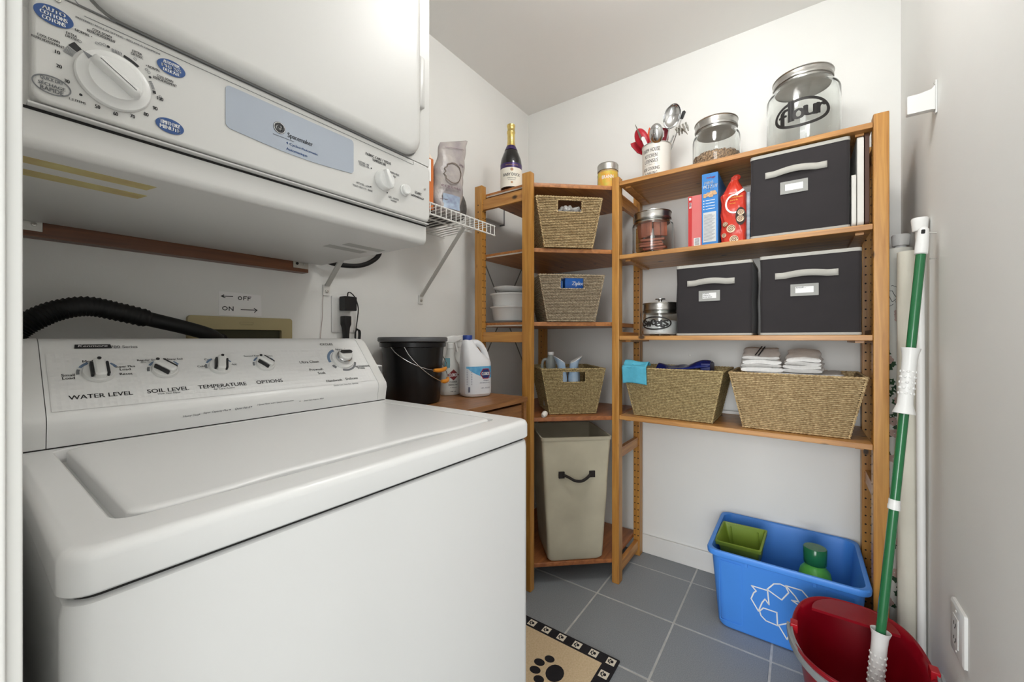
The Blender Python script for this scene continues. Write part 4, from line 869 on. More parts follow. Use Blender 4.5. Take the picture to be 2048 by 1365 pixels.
# snack jar behind the corner post
sj = thing('snack_jar', 'small jar with silver lid and orange label behind the corner post', 'jar', (1.822, .742, CZ[0]+.001), -1.2)
MB().lathe([(.042, 0), (.048, .003), (.05, .01), (.05, .1), (.046, .112), (.046, .115)], 32).build('jar_glass', mat('amber_snack', (206, 170, 112), .15, coat=.5, var=.3, vs=60), sj)
MB().lathe([(.049, .1155), (.0495, .117)]+[(.0485+.0012*(k % 2), .119+.0045*k) for k in range(7)]+[(.046, .150), (.0005, .151)], 36).build('silver_lid', m_zinc, sj, angle=60)
MB().grid(24, 3, lambda u, v: cyl(.0505)(-.055+.11*u, .03+v*.075)).build('print_orange_label', mat('orange_label', (228, 160, 62), .5, col2=(206, 190, 80), vs=50), sj)
q = MB().text('BRANN', .0, .078, .055, .016, cyl(.0512)); q.build('printed_lettering', m_white, sj)

# laundry hamper
hm = thing('laundry_hamper', 'tall grey-beige fabric laundry hamper with dark handle on the lowest corner shelf', 'hamper', (1.592, .797, CZ[4]+.002), -.83)
m_hamp = mat('hamper_canvas', (204, 197, 174), .8, col2=(186, 179, 157), vs=7, bump=.35, bs=9)
def hl(z, w, y0, y1, r, jig=0): return [(x+jig*math.sin(9*y+z*11)*.0015, y+jig*.003*math.sin(x*31+z*23), z) for x, y in rrect(-w/2, w/2, y0, y1, r, 4, 10)]
H_ = .545; LS = [hl(0, .232, .006, .225, .02)]
for k in range(13):
    t = k/12; LS.append(hl(.012+t*(H_-.012), .248+.062*t, -.001-.022*t, .235+.055*t, .014, math.sin(PI*t)))
hmo = MB().loft(LS+[hl(H_, .304, -.019, .286, .012)]+[hl(H_-.1-k*.09, .300-.012*k, -.014+.004*k, .28-.01*k, .012) for k in range(4)]).build('fabric_body', m_hamp, hm, angle=50)
MB().loft([hl(H_-.012, .315, -.025, .294, .014), hl(H_+.002, .317, -.026, .295, .014), hl(H_+.002, .306, -.020, .288, .012), hl(H_-.012, .304, -.019, .286, .012)], False, False).build('rim_binding', mat('hamper_binding', (190, 182, 160), .8, var=.05), hm)
FHh = lambda z: -.001-.022*(z-.012)/(H_-.012)
m_web = mat('dark_webbing', (40, 34, 32), .7, var=.1, bump=.2, bs=300)
for x in (-.068, .068): MB().box(x-.013, x+.013, FHh(.38)-.008, FHh(.38)+.001, .370, .398).build('handle_patch', m_web, hm, bevel=.001)
MB().tube(spline([(-.06, FHh(.38)-.009, .385), (-.04, FHh(.37)-.02, .378), (-.015, FHh(.36)-.026, .365), (.015, FHh(.36)-.026, .362), (.04, FHh(.37)-.02, .372), (.062, FHh(.38)-.009, .386)], 6), .0062, 8).build('handle', m_web, hm)

# ------------------------------------------------------------------ right unit, top shelf
RU = -PI/2
def jar(label, loc, R, hb, Rn, zn, lid, cat='jar', knob=True, lidm=None):
    """glass jar: body radius R to height hb, shoulder to the neck Rn at zn, steel lid (radius, z0, z1)"""
    t = thing('glass_jar', label, cat, loc, RU); w = .003
    out = [(R*.9, 0), (R*.97, .003), (R, .012), (R, hb), (R*.985, hb+.008), (R*.95, hb+.016), (Rn+.003, zn-.006), (Rn, zn)]
    inn = [(Rn-w, zn), (Rn-w, zn-.006), (R*.95-w, hb+.013), (R*.985-w, hb+.004), (R-w, hb-.002), (R-w, .014), (R*.93, .008), (R*.5, .0065)]
    MB().lathe([(R*.5, .0)]+out+inn, 56, closed=True).build('glass_body', m_glass, t, angle=60)
    MB().lathe([(.0005, .0), (R*.5, .0), (R*.5, .0065), (.0005, .0065)], 56).build('glass_base', m_glass, t, angle=30)
    lr, z0, z1 = lid
    MB().lathe([(lr-.004, z0-.012), (lr-.004, z0+.0005), (lr, z0), (lr+.002, z0+.004), (lr+.0005, z0+.008), (lr+.0005, z1-.005), (lr+.003, z1-.003), (lr+.002, z1), (lr*.8, z1+.002), (.0005, z1+.003)], 56).build('steel_lid', m_chrome, t, angle=50)
    if knob:
        MB().lathe([(.008, z1+.002), (.007, z1+.012), (.010, z1+.014), (.021, z1+.016), (.021, z1+.0195), (.0005, z1+.0205)], 28).build('lid_knob', m_steel, t, angle=40)
    return t
m_decal = mat('black_vinyl', (34, 32, 31), .5, var=.05)
fj = jar('large glass jar with flour lettering and steel lid on the top shelf', (1.836, -.012, RZ[0]+.001), .1125, .205, .086, .250, (.0915, .252, .278), knob=False)
q = MB(); z0 = .105; CF = cyl(.1129)
q.ring(ell(-.004, z0, .087, .050, 44), ell(-.004, z0, .0765, .0405, 44), CF, .0006)
for st, a, b, w, h in (('f', -.0585, z0-.003, .026, .058), ('l', -.034, z0+.012, .013, .072), ('o', -.012, z0-.004, .034, .036), ('u', .022, z0, .036, .036), ('r', .054, z0+.003, .026, .037)):
    for da, db in ((0, 0), (.0022, 0), (-.0022, 0), (0, .0015)): q.text(st, a+da, b+db, w, h, CF, 0, .0007)
q.build('printed_flour_decal', m_decal, fj)
dj = jar('glass jar partly filled with brown seeds and steel lid on the top shelf', (1.845, .279, RZ[0]+.001), .0885, .135, .074, .172, (.079, .174, .208), knob=True)
rs = random.Random(4); mb = MB(); mb.lathe([(.0005, .0072), (.083, .0075), (.0845, .014), (.0845, .062), (.05, .070), (.0005, .073)], 40)
mb.build('seed_bed', mat('mixed_seeds', (224, 186, 146), .7, col2=(100, 72, 54), vs=170, detail=2, bump=.6, bs=170), dj)
sd = MB()
for k in range(900):
    a = rs.uniform(0, 2*PI); on_top = rs.random() < .45
    if on_top: r_ = .084*math.sqrt(rs.random()); z = .064+.008*(1-r_/.084)+rs.uniform(0, .004)
    else: r_ = .0843; z = rs.uniform(.012, .064)
    d = Vector((rs.uniform(-1, 1), rs.uniform(-1, 1), rs.uniform(-.6, .6))).normalized()*.0046; c_ = Vector((r_*math.cos(a), r_*math.sin(a), z)); u, w = basis(d)
    sd.add([c_-d, c_+u*.002, c_+w*.002, c_-u*.002, c_-w*.002, c_+d], [(0, 1, 2), (0, 2, 3), (0, 3, 4), (0, 4, 1), (5, 2, 1), (5, 3, 2), (5, 4, 3), (5, 1, 4)])
stuff(sd.build('seeds', mat('mixed_seeds2', (226, 188, 150), .7, col2=(60, 42, 32), vs=160, detail=1), dj))

ck = thing('utensil_crock', 'white metal utensil crock with farm house lettering on the top shelf', 'crock', (1.815, .512, RZ[0]+.001), RU)
m_crock = mat('cream_enamel', (236, 233, 226), .3, coat=.3, var=.02)
MB().lathe([(.052, 0), (.0585, .001), (.0595, .004), (.0605, .155), (.062, .157), (.062, .160), (.0595, .160), (.0575, .15), (.0565, .006), (.0005, .005)], 44).build('crock_body', m_crock, ck, angle=50)
MB().lathe([(.0608, .156), (.0626, .157), (.0626, .161), (.0605, .1615)], 44, cap0=False, cap1=False).build('rim_band', m_zinc, ck)
q = MB(); CK = cyl(.0611)
for st, b, w, h in (('FARM HOUSE', .129, .078, .017), ('KITCHEN', .104, .055, .016), ('UTENSILS', .081, .06, .016), ('~ ~ est. ~ ~', .066, .065, .004), ('FOR COOKING', .048, .073, .014), ('& BAKING', .028, .055, .013)): q.text(st, -.008, b, w, h, CK)
q.build('printed_lettering', mat('grey_brown_print', (110, 104, 98), .6, var=.1), ck)
# utensils standing in the crock: each one a thing; local x right, y back, z up
def utensil(name, label, head, base, tip, m, hm, width=.007, blade=None, cat='utensil'):
    t = thing(name, label, cat, (1.815, .512, RZ[0]+.008), RU)
    MB().tube(spline([base, tuple((Vector(base)*.45+Vector(tip)*.55)), tip], 8), width/2, 8).build('handle', hm, t)
    head(t, Vector(tip), (Vector(tip)-Vector(base)).normalized(), m); return t
def bowl_head(rx, rz, dp, face=-1, tilt=.2):
    def f_(t, p, d, m):
        c_ = p+d*(rz*.9); side = Vector((1, 0, 0)); side = (side-d*side.dot(d)).normalized(); n = d.cross(side)*(1 if d.cross(side).y < 0 else -1)
        mb = MB().grid(28, 10, lambda u, v: c_+side*rx*math.sin(v*PI/2)*math.cos(2*PI*u)+d*rz*math.sin(v*PI/2)*math.sin(2*PI*u)-n*face*dp*math.cos(v*PI/2), True)
        mb.build('bowl', m, t, solid=.0016, angle=80)
    return f_
def blade_head(pts, th=.004, slots=None, yaw=0):
    def f_(t, p, d, m):
        side = Vector((math.cos(yaw), math.sin(yaw), 0)); side = (side-d*side.dot(d)).normalized(); n = d.cross(side)
        fn_ = lambda a, b, c_: p+side*a+d*b+n*(c_-th/2)
        MB().poly(pts, fn_, th).build('blade', m, t, bevel=.0012)
        if slots:
            for a, b, w, h in slots: MB().poly([(a-w/2, b), (a+w/2, b), (a+w/2, b+h), (a-w/2, b+h)], lambda x, y, c_: p+side*x+d*y+n*((c_-.5)*(th+.001)), 1).build('slot', m_white, t)
    return f_
m_red = mat('red_silicone', (178, 18, 40), .4, var=.05); m_dred = mat('dark_red_nylon', (126, 8, 34), .35, var=.05); m_orr = mat('orange_red_silicone', (206, 62, 40), .4, col2=(214, 96, 50), vs=12)
utensil('steel_serving_spoon', 'tall polished steel serving spoon rising above the crock', bowl_head(.037, .052, .022, 1), (.005, .01, .01), (.055, .0, .225), m_steel, m_steel, .006, cat='spoon')
utensil('steel_ladle', 'small steel ladle leaning over the front rim of the crock', bowl_head(.029, .042, .022, -1), (0, .02, .01), (.013, -.045, .148), m_steel, m_steel, .006, cat='ladle')
utensil('slotted_turner', 'dark red slotted turner behind the steel ladle', blade_head([(-.010, 0), (-.032, .02), (-.034, .06), (-.026, .078), (0, .088), (.026, .078), (.034, .06), (.032, .02), (.010, 0)], .003, [(-.012, .04, .004, .03), (0, .045, .004, .03), (.012, .04, .004, .03)]), (.01, .02, .01), (.010, .030, .166), m_dred, m_dred, .008, cat='turner')
utensil('red_spatula', 'red spatula fanned out at the left of the crock', blade_head([(-.012, 0), (-.026, .022), (-.032, .066), (-.029, .080), (.018, .070), (.022, .024), (.011, 0)], .007, yaw=.35), (.02, .02, .01), (-.058, .020, .150), m_red, m_red, .009, cat='spatula')
utensil('red_spoon_spatula', 'red spoon-shaped spatula second from the left in the crock', bowl_head(.028, .050, .012, -1), (.02, .01, .01), (-.042, -.012, .160), m_red, m_red, .009, cat='spatula')
utensil('pointed_knife', 'thin red-handled knife pointing up at the left of the crock', blade_head([(-.007, 0), (-.0075, .03), (-.002, .082), (.0, .088), (.007, .02), (.007, 0)], .0015, yaw=.9), (.015, -.03, .01), (-.052, -.035, .185), mat('grey_blade', (150, 138, 130), .3, 1, var=.1), m_red, .009, cat='knife')
utensil('orange_red_turner', 'orange-red pointed turner in the crock', blade_head([(-.012, 0), (-.024, .022), (-.022, .055), (-.004, .098), (.003, .108), (.016, .072), (.022, .024), (.011, 0)], .004), (.015, .012, .01), (-.016, .014, .155), m_orr, m_orr, .009, cat='turner')
utensil('white_handled_tool', 'white-framed tool handle standing between the red tools and the ladle', blade_head([(-.008, 0), (-.0075, .042), (-.003, .048), (.003, .048), (.0075, .042), (.008, 0)], .004), (.02, .0, .01), (-.030, -.042, .148), m_white, m_blk, .008, cat='tool')
def pasta_head(t, p, d, m):
    MB().grid(12, 6, lambda u, v: p+Vector((.012+.044*u, -.01+.03*(v-.5), .012+.028*u-.05*u*u)), False).build('spoon_plate', m, t, solid=.002)
    for k in range(4):
        for yy in (-.022, .004):
            q0 = p+Vector((.018+.012*k, yy, .020+.003*k)); MB().tube([q0, q0+Vector((.004, -.004, -.012)), q0+Vector((.006, -.006, -.026))], [.0044, .004, .003], 6).build('tine', m, t)
utensil('pasta_server', 'steel pasta server with curled tines hanging right of the crock', pasta_head, (-.01, .0, .01), (.072, .0, .185), m_zinc, m_steel, .007, cat='pasta server')
utensil('black_handled_tool', 'black tool handle just visible behind the steel serving spoon', blade_head([(-.006, 0), (-.008, .03), (0, .036), (.008, .03), (.006, 0)], .006), (.01, .02, .01), (.098, .03, .262), m_blk, m_steel, .005, cat='tool')

# ------------------------------------------------------------------ right unit, second shelf
tj = jar('glass jar of reddish-brown treats with steel lid and knob on the second shelf', (1.790, .522, RZ[1]+.001), .0855, .125, .073, .148, (.0765, .150, .183))
m_treat = mat('reddish_treat', (198, 120, 92), .6, col2=(160, 88, 66), vs=20, bump=.3, bs=60)
rs = random.Random(11)
def treat(x, y, z, rx, ry, rz_, L_=.055, W_=.026, T_=.011, lab=''):
    o = MB().box(-L_, L_, -W_/2, W_/2, -T_/2, T_/2).build('treat_stick', m_treat, None, bevel=.004)
    o.location = tuple(parent_matrix(tj) @ Vector((x, y, z))); o.rotation_euler = (rx, ry, rz_+RU)
    return tag(o, lab, 'dog treat', 'treat sticks in the jar')
for k in range(5): treat(rs.uniform(-.012, .012), -.012+.008*(k % 2), .0145+.0125*k, 0, 0, rs.uniform(-.35, .35), .05, lab='reddish-brown treat stick lying flat in the jar, '+('lowest', 'second lowest', 'middle', 'second highest', 'topmost')[k]+' of five')
for k, (x, y) in enumerate(((-.050, -.012), (-.026, -.030), (-.002, -.044), (.026, -.030), (.050, -.012), (-.034, .035), (.012, .040))): treat(x, y, .112, 0, PI/2+rs.uniform(-.14, .14), PI/2+x*9+rs.uniform(-.4, .4), .036, .028, lab='upright reddish-brown treat stick in the jar, '+('leftmost in front', 'second from left in front', 'central in front', 'second from right in front', 'rightmost in front', 'at the back left', 'at the back right')[k])
def carton(name, label, y0, y1, x0, d, h, m, lean=0):
    t = thing(name, label, 'box', (x0, (y0+y1)/2, RZ[1]+.001), RU); t.rotation_euler = (0, 0, RU); w = abs(y1-y0)
    MB().box(-w/2, w/2, 0, d, 0, h).build('carton', m, t, bevel=.0012); return t, w
FB = lambda a, b, c_=0: (a, -.0006-c_, b)
t, w = carton('pink_carton', 'pinkish red carton with a barcode, leftmost of the food packages', .362, .3115, 1.725, .15, .207, mat('pink_card', (214, 96, 98), .45, col2=(206, 120, 116), vs=6))
MB().poly([(-.024, .002), (-.0115, .002), (-.0105, .205), (-.024, .205)], FB, .0003).build('print_red_edge', mat('carton_red', (196, 44, 44), .45, var=.05), t)
q = MB(); q.poly([(-.0215, .19), (-.0135, .19), (-.0135, .2), (-.0215, .2)], lambda a, b, c_=0: FB(a, b, .0006+c_), .0002); q.poly([(-.004, .004), (.020, .004), (.020, .036), (-.004, .036)], FB, .0004)
for k in range(4): q.poly([(-.021, .158+k*.006), (-.0125, .158+k*.006), (-.0125, .162+k*.006), (-.021, .162+k*.006)], lambda a, b, c_=0: FB(a, b, .0006+c_), .0002)
q.build('print_white_patch', m_white, t)
q = MB()
for k in range(9): q.poly([(-.001, .008+k*.003), (.017, .008+k*.003), (.017, .0096+k*.003), (-.001, .0096+k*.003)], lambda a, b, c_=0: FB(a, b, .0007+c_), .0002)
for k in range(3): q.poly([(-.021, .176-k*.0055), (-.0135, .176-k*.0055), (-.0135, .179-k*.0055), (-.021, .179-k*.0055)], lambda a, b, c_=0: FB(a, b, .0009+c_), .0002)
q.build('printed_barcode', m_grey, t)
t, w = carton('cereal_box', 'tall blue wheat cereal box between the pink carton and the red bag', .3095, .252, 1.715, .21, .280, mat('cereal_blue', (52, 130, 204), .45, var=.05, vs=5))
q = MB(); q.text('MINI-', -.002, .243, .034, .012, FB, .1); q.text('WHEATS!', 0, .228, .051, .014, FB, .1); q.text('frosted', 0, .217, .026, .004, FB)
for k in range(4): q.poly(ell(-.0215, .174-k*.011, .0022, .0022, 12), FB, .0003); q.poly([(-.015, .173-k*.011), (.018, .173-k*.011), (.018, .175-k*.011), (-.015, .175-k*.011)], FB, .0003)
q.build('printed_lettering', m_white, t)
MB().text('Kelloggs', .004, .262, .03, .009, FB, .2).build('printed_script', mat('carton_red', (196, 44, 44)), t)
MB().poly([(-.024, .012), (.022, .012), (.022, .128), (-.024, .128)], FB, .0004).build('print_facts_panel', mat('facts_grey', (206, 208, 208), .5, var=.04), t)
q = MB()
for k in range(22): q.poly([(-.021, .018+k*.0047), (.008+.010*((k*7) % 3)/2, .018+k*.0047), (.008+.010*((k*7) % 3)/2, .0200+k*.0047), (-.021, .0200+k*.0047)], lambda a, b, c_=0: FB(a, b, .0006+c_), .0002)
q.build('printed_facts_lines', mat('facts_lines', (150, 152, 156), .5, var=.05), t)
q = MB()
for a, b, r_ in ((-.014, .195, .009), (-.002, .198, .0095), (.011, .202, .010), (.004, .191, .008), (-.018, .190, .006), (.018, .197, .007)): q.poly(rrect(a-r_, a+r_, b-r_*.7, b+r_*.7, .003, 3), lambda x, y, c_=0: FB(x, y, .0004+c_+abs(a)*.02), .0005)
q.build('print_biscuits', mat('biscuit_print', (214, 180, 140), .5, col2=(178, 130, 86), vs=120), t)

rb = thing('snack_bag', 'glossy red snack bag with twisted top on the second shelf', 'bag', (1.728, .2035, RZ[1]+.001), RU)
def bagf(u, v):
    t = 2*PI*u; c_, s = math.cos(t), math.sin(t)
    if v < .72: w, d = .043, .034
    else: k = (v-.72)/.28; w = .043+(.0125-.043)*min(1, k*1.25); d = .034+(.008-.034)*min(1, k*1.2)
    pw_ = .45 if v < .72 else .8
    cr = .0022*math.sin(23*v+5*u*6)*math.sin(14*u*3)
    return (w*(abs(c_)**pw_)*(1 if c_ > 0 else -1)+cr+(.006 if v > .9 else 0)*(v-.9)*10, .036+(d*(abs(s)**pw_)*(1 if s > 0 else -1))+cr, v*.262)
mb = MB().grid(48, 36, bagf, True); mb.f += [tuple(reversed(range(48))), tuple(range(35*48, 36*48))]
mb.build('bag_body', mat('red_foil', (196, 52, 40), .22, col2=(206, 66, 48), vs=9, bump=.5, bs=26), rb, angle=60)
MB().tube([(.008+.012*math.cos(k*PI/8), .036, .258+.009*math.sin(k*PI/8)) for k in range(16)], .003, 6, closed=True).build('rolled_top', mat('red_foil', (196, 52, 40)), rb)
FBg = lambda a, b, c_=0: (a, .036-.034*(max(.0, 1-(abs(a)/.0445)**4.4))**.225-.0032-c_, b)
def art(pts, nm, m, h=0): mb_ = MB().poly(pts, lambda a, b, c_=0: FBg(a, b, h+c_), .0003); return mb_.build(nm, m, rb)
q = MB(); q.stroke([(.006+.029*math.cos(math.radians(t)), .148+.034*math.sin(math.radians(t))) for t in range(70, 300, 12)], .006, lambda a, b, c_=0: FBg(a, b, .0004+c_), .0003); q.stroke([(.012, .183), (.022, .188), (.034, .196)], .009, lambda a, b, c_=0: FBg(a, b, .0004+c_), .0003)
q.build('print_white_swirl', m_white, rb)
q = MB(); q.text('cinnamon', .012, .173, .04, .006, lambda a, b, c_: FBg(a, b, .0012), .1); q.text('swirls', .004, .162, .025, .006, lambda a, b, c_: FBg(a, b, .0012)); q.text('mini', .0, .150, .018, .005, lambda a, b, c_: FBg(a, b, .0012)); q.build('printed_lettering', mat('yellow_print', (240, 190, 80), .4, var=.03), rb)
m_br = mat('roll_brown', (132, 72, 34), .5, var=.2, vs=150); m_cr = mat('roll_cream', (232, 214, 184), .5, var=.08, vs=80)
art(ell(.026, .098, .017, .034, 24), 'print_dark_pan', mat('pan_dark', (58, 36, 28), .5, var=.1), .0006)
def swirl(a, b, r, m1, m2, h):
    art(ell(a, b, r, r, 22), 'print_swirl_roll', m1, h)
    MB().stroke([(a+r*.85*(1-k/26)*math.cos(k*.55), b+r*.85*(1-k/26)*math.sin(k*.55)) for k in range(24)], r*.16, lambda x, y, c_=0: FBg(x, y, h+.0006+c_), .0002).build('print_swirl_line', m2, rb)
swirl(.027, .112, .011, m_cr, m_br, .0012); swirl(.025, .088, .012, m_cr, m_br, .0012); swirl(-.006, .054, .015, m_cr, m_br, .0012); swirl(-.026, .073, .010, m_br, m_cr, .0012); swirl(.004, .012, .015, m_cr, m_br, .0012); swirl(-.030, .032, .008, m_cr, m_br, .0012)
tag(MB().loft([[(x, y, z) for x, y in rrect(1.745, 1.90, .1475, .1605, .004, 3)] for z in (RZ[1]+.001, RZ[1]+.19)]).build('grey_blue_packet', mat('grey_blue_foil', (128, 142, 158), .35, col2=(186, 192, 198), vs=14, stretch=(1, 1, 3)), None, bevel=.001), 'narrow grey-blue packet between red bag and fabric bin', 'packet')

# fabric bins
m_bin = mat('charcoal_fabric', (46, 42, 44), .85, col2=(41, 38, 40), vs=10, bump=.12, bs=40, sheen=.1); m_bint = mat('light_grey_binding', (186, 184, 177), .8, var=.06, bump=.2, bs=250)
def fbin(label, y0, y1, z, h, d, lines, x0=1.702, bulge=0.0):
    w = y0-y1; t = thing('fabric_bin', label, 'storage bin', (x0, (y0+y1)/2, z+.001), RU)
    R = lambda zz, o=0, r=.012: [(x, y, zz) for x, y in rrect(-w/2+o, w/2-o, o, d-o, r, 4, 8)]
    def bul(P, k): return [(x+.002*math.sin(z_*40), y-(bulge*k if y < d/2 else 0)*(1-(2*x/w)**2), z_) for x, y, z_ in P]
    MB().loft([R(.008, .001), bul(R(h*.25), .6), bul(R(h*.5), 1), bul(R(h*.75), .8), R(h-.010), R(h-.010, .004), R(.012, .004)]).build('fabric_shell', m_bin, t, angle=50)
    MB().loft([R(.0, -.0006), R(.008, -.0016), R(.0085, .003), R(.001, .003)], closed=True).build('bottom_binding', m_bint, t)
    MB().loft([R(h-.0115, -.0016), R(h, -.0010), R(h+.0005, .003), R(h-.0115, .0045)], closed=True).build('top_binding', m_bint, t)
    sx0, sx1, sz = -w*.335, w*.29, h*.735
    def strap(u, v):
        x = sx0+(sx1-sx0)*u; k = math.sin(PI*max(0, min(1, (u-.16)/.68)))
        return (x, -.0025-bulge-.009*k, sz-.0115+.022*v+.005*k)
    MB().grid(24, 3, strap).build('handle_strap', m_bint, t, solid=.002)
    fx0, fx1, fz0, fz1 = -w*.175, w*.105, h*.475, h*.62
    m_fr = mat('grey_label_frame', (168, 168, 164), .7, var=.06, bump=.2, bs=300)
    q_ = lambda a, b, c_=0: (a, -.0012-bulge-c_, b)
    MB().ring(rrect(fx0, fx1, fz0, fz1, .001, 2), rrect(fx0+w*.05, fx1-w*.048, fz0+h*.036, fz1-h*.032, .001, 2), q_, .0016).build('label_frame', m_fr, t)
    MB().poly([(fx0+w*.048, fz0+h*.034), (fx1-w*.046, fz0+h*.034), (fx1-w*.046, fz1-h*.03), (fx0+w*.048, fz1-h*.03)], q_, .0006).build('label_card', m_white, t)
    if lines:
        q = MB()
        for k, (st, wd) in enumerate(lines): q.text(st, fx0+w*.052+wd/2+.001, fz1-h*.043-k*.0068, wd, .0042, lambda a, b, c_: q_(a, b, .0012), .2)
        q.build('printed_handwriting', m_black, t)
    return t
fbin('charcoal fabric bin with blank label beside the white boards on the second shelf', .1435, -.137, RZ[1], .298, .28, None, 1.703, .003)
fbin('charcoal fabric bin with handwritten label beside the sweets jar', .4045, .1385, RZ[2], .280, .27, [('PUPPY', .022), ('TREATS', .026), ('POOP BAGS', .032)], 1.708, .004)
fbin('charcoal fabric bin nearest the right end post on the third shelf', .114, -.166, RZ[2], .284, .28, [('  Small...', .028)], 1.704, .002)
crumple('white_tissue', 'white crumpled tissue sticking out of the right-hand fabric bin', 'tissue', (1.80, .03, RZ[2]+.262), (.03, .02, .016), m_paper, 0, 5)
# white boards and brown board at the end of the second shelf
def board(label, y0, y1, x0, x1, h, m, r=.015, lean=0.0):
    L = lambda y: [(x, y, z) for x, z in rrect(x0, x1, RZ[1]+.002, RZ[1]+.002+h, r, 4)]
    return tag(MB().loft([L(y0), L(y1)]).build('cutting_board', m, None, bevel=.002), label, 'cutting board')
m_brd = mat('white_board_plastic', (222, 220, 214), .5, var=.04)
board('short white cutting board next to the fabric bin', -.1405, -.1525, 1.703, 1.93, .17, m_brd)
board('tall white cutting board between the short one and the brown board', -.1545, -.1715, 1.706, 1.95, .29, m_brd)
board('tall dark brown board leaning at the end post of the second shelf', -.1735, -.1855, 1.712, 1.97, .30, mat('dark_brown_board', (84, 58, 48), .6, var=.1))

# ------------------------------------------------------------------ third shelf: sweets jar
swj = jar('glass jar with sweets lettering beside the fabric bin on the third shelf', (1.782, .487, RZ[2]+.001), .0745, .092, .067, .106, (.0695, .107, .140))
MB().lathe([(.0005, .0072), (.069, .0075), (.0708, .013), (.0708, .058), (.06, .064), (.0005, .067)], 40).build('white_sugar', mat('white_sugar', (244, 244, 244), .8, var=.02, bump=.2, bs=200), swj)
q = MB(); CS = cyl(.0749); q.ring(ell(-.002, .052, .069, .0285, 44), ell(-.002, .052, .0628, .0228, 44), CS, .0005)
for st, a, b, w, h in (('s', -.050, .053, .020, .024), ('w', -.028, .049, .026, .024), ('e', -.008, .056, .019, .025), ('e', .009, .049, .019, .025), ('t', .026, .050, .019, .034), ('s', .042, .052, .02, .025)):
    for da in (0, .0018, -.0018): q.text(st, a+da, b, w, h, CS, 0, .0006)
q.build('printed_sweets_decal', m_decal, swj)

# ------------------------------------------------------------------ bottom long shelf: cloth, bag, towels
zr = RZ[3]+.209
cc = thing('turquoise_cloth', 'turquoise cleaning cloth draped over the basket corner by the corner post', 'cloth', (1.70, .572, zr))
m_cy = mat('turquoise_microfibre', (92, 186, 214), .85, var=.06, vs=30, bump=.3, bs=120)
def drape(u, v):       # u along the rim, v from the back over the rim down the front
    y = .048-.102*u; s = v*.20
    if s < .085: x = .055-s*.62+.006*math.sin(11*u); z = .012+.016*math.sin(PI*s/.085)+.008*math.sin(5*u+1)*(.3+v)
    elif s < .125: k = (s-.085)/.04; x = .0023-.020*math.sin(k*PI/2); z = .013-.010*k
    else: x = -.0177+.11*(s-.125)-.003*math.sin(9*u+3*v); z = .003-(s-.125)*.92+.004*math.sin(4*u)
    return (x, y, z)
MB().grid(18, 36, drape).build('cloth_sheet', m_cy, cc, solid=.004, angle=70)
bb_ = thing('navy_bag', 'shiny navy blue packet lying inside the long basket under the turquoise cloth', 'packet', (1.82, .40, zr-.035), -PI/2)
MB().grid(26, 14, lambda u, v: (-.10+.21*u, -.06+.12*v, .028+.014*math.sin(7*u+2)*math.sin(4*v)+.016*u+.012*math.sin(PI*v)+.02*max(0, u-.7)), False).build('packet_sheet', mat('navy_foil', (30, 44, 124), .25, col2=(20, 30, 92), vs=24, bump=.5, bs=60), bb_, solid=.006)
MB().box(.075, .112, -.055, .05, -.02, .062).build('packet_end', mat('navy_card', (22, 32, 104), .4, var=.05), bb_, bevel=.004)
m_tow = mat('white_towel', (240, 239, 237), .9, var=.04, vs=60, bump=.5, bs=160); m_str = mat('black_stripe_weave', (52, 54, 58), .9, var=.2, vs=200)
def towel(label, y, z, w, d, layers, t, x=1.80, rz=0.0, stripe=None, seed=1):
    th = thing('folded_towel', label, 'towel', (x, y, z), -PI/2+rz); th.rotation_euler = (.16 if layers > 2 else 0, 0, -PI/2+rz); rs_ = random.Random(seed)
    for k in range(layers):
        z0 = k*t; ph = rs_.uniform(0, 6)
        # each fold is a flattened loop of cloth: rounded front fold, seen from the front as a layer
        def f_(u, v, z0=z0, ph=ph, k=k):
            a = 2*PI*u; hh = t*.48; xx = (abs(math.cos(a))**.35)*(1 if math.cos(a) > 0 else -1)*(w/2-.003*k); zz = (abs(math.sin(a))**.8)*(1 if math.sin(a) > 0 else -1)*hh
            return (xx+.003*math.sin(ph+9*v), -.012+d*v+.004*math.sin(ph+5*u), z0+t*.5+zz+.004*math.sin(3*xx*20+ph)*(k+1)/layers*.6+.01*v*(k/layers))
        mb_ = MB().grid(36, 12, f_, True); mb_.f += [tuple(reversed(range(36))), tuple(range(11*36, 12*36))]
        mb_.build('towel_fold', m_tow, th, angle=70)
    if stripe is not None:
        for o_ in (0, .010): MB().grid(3, 16, lambda u, v: (stripe+o_+.0045*u+.02*v, -.0135+d*v*.98, layers*t+.0022+.004*math.sin(3*(stripe+o_)*20+ph)*.6+.0012+.01*v*((layers-1)/layers)), False).build('print_stripe', m_str, th, solid=.0006)
    return th
towel('white folded towel lying flat under the two others in the long basket', .02, zr-.032, .30, .18, 2, .017, 1.775, 0, None, 2)
towel('folded white towel with two black stripes on top of the long basket', .115, zr+.005, .136, .15, 4, .0145, 1.770, .05, -.02, 3)
towel('folded plain white towel to the right of the striped one', -.012, zr+.005, .118, .14, 4, .0138, 1.772, -.05, None, 6)

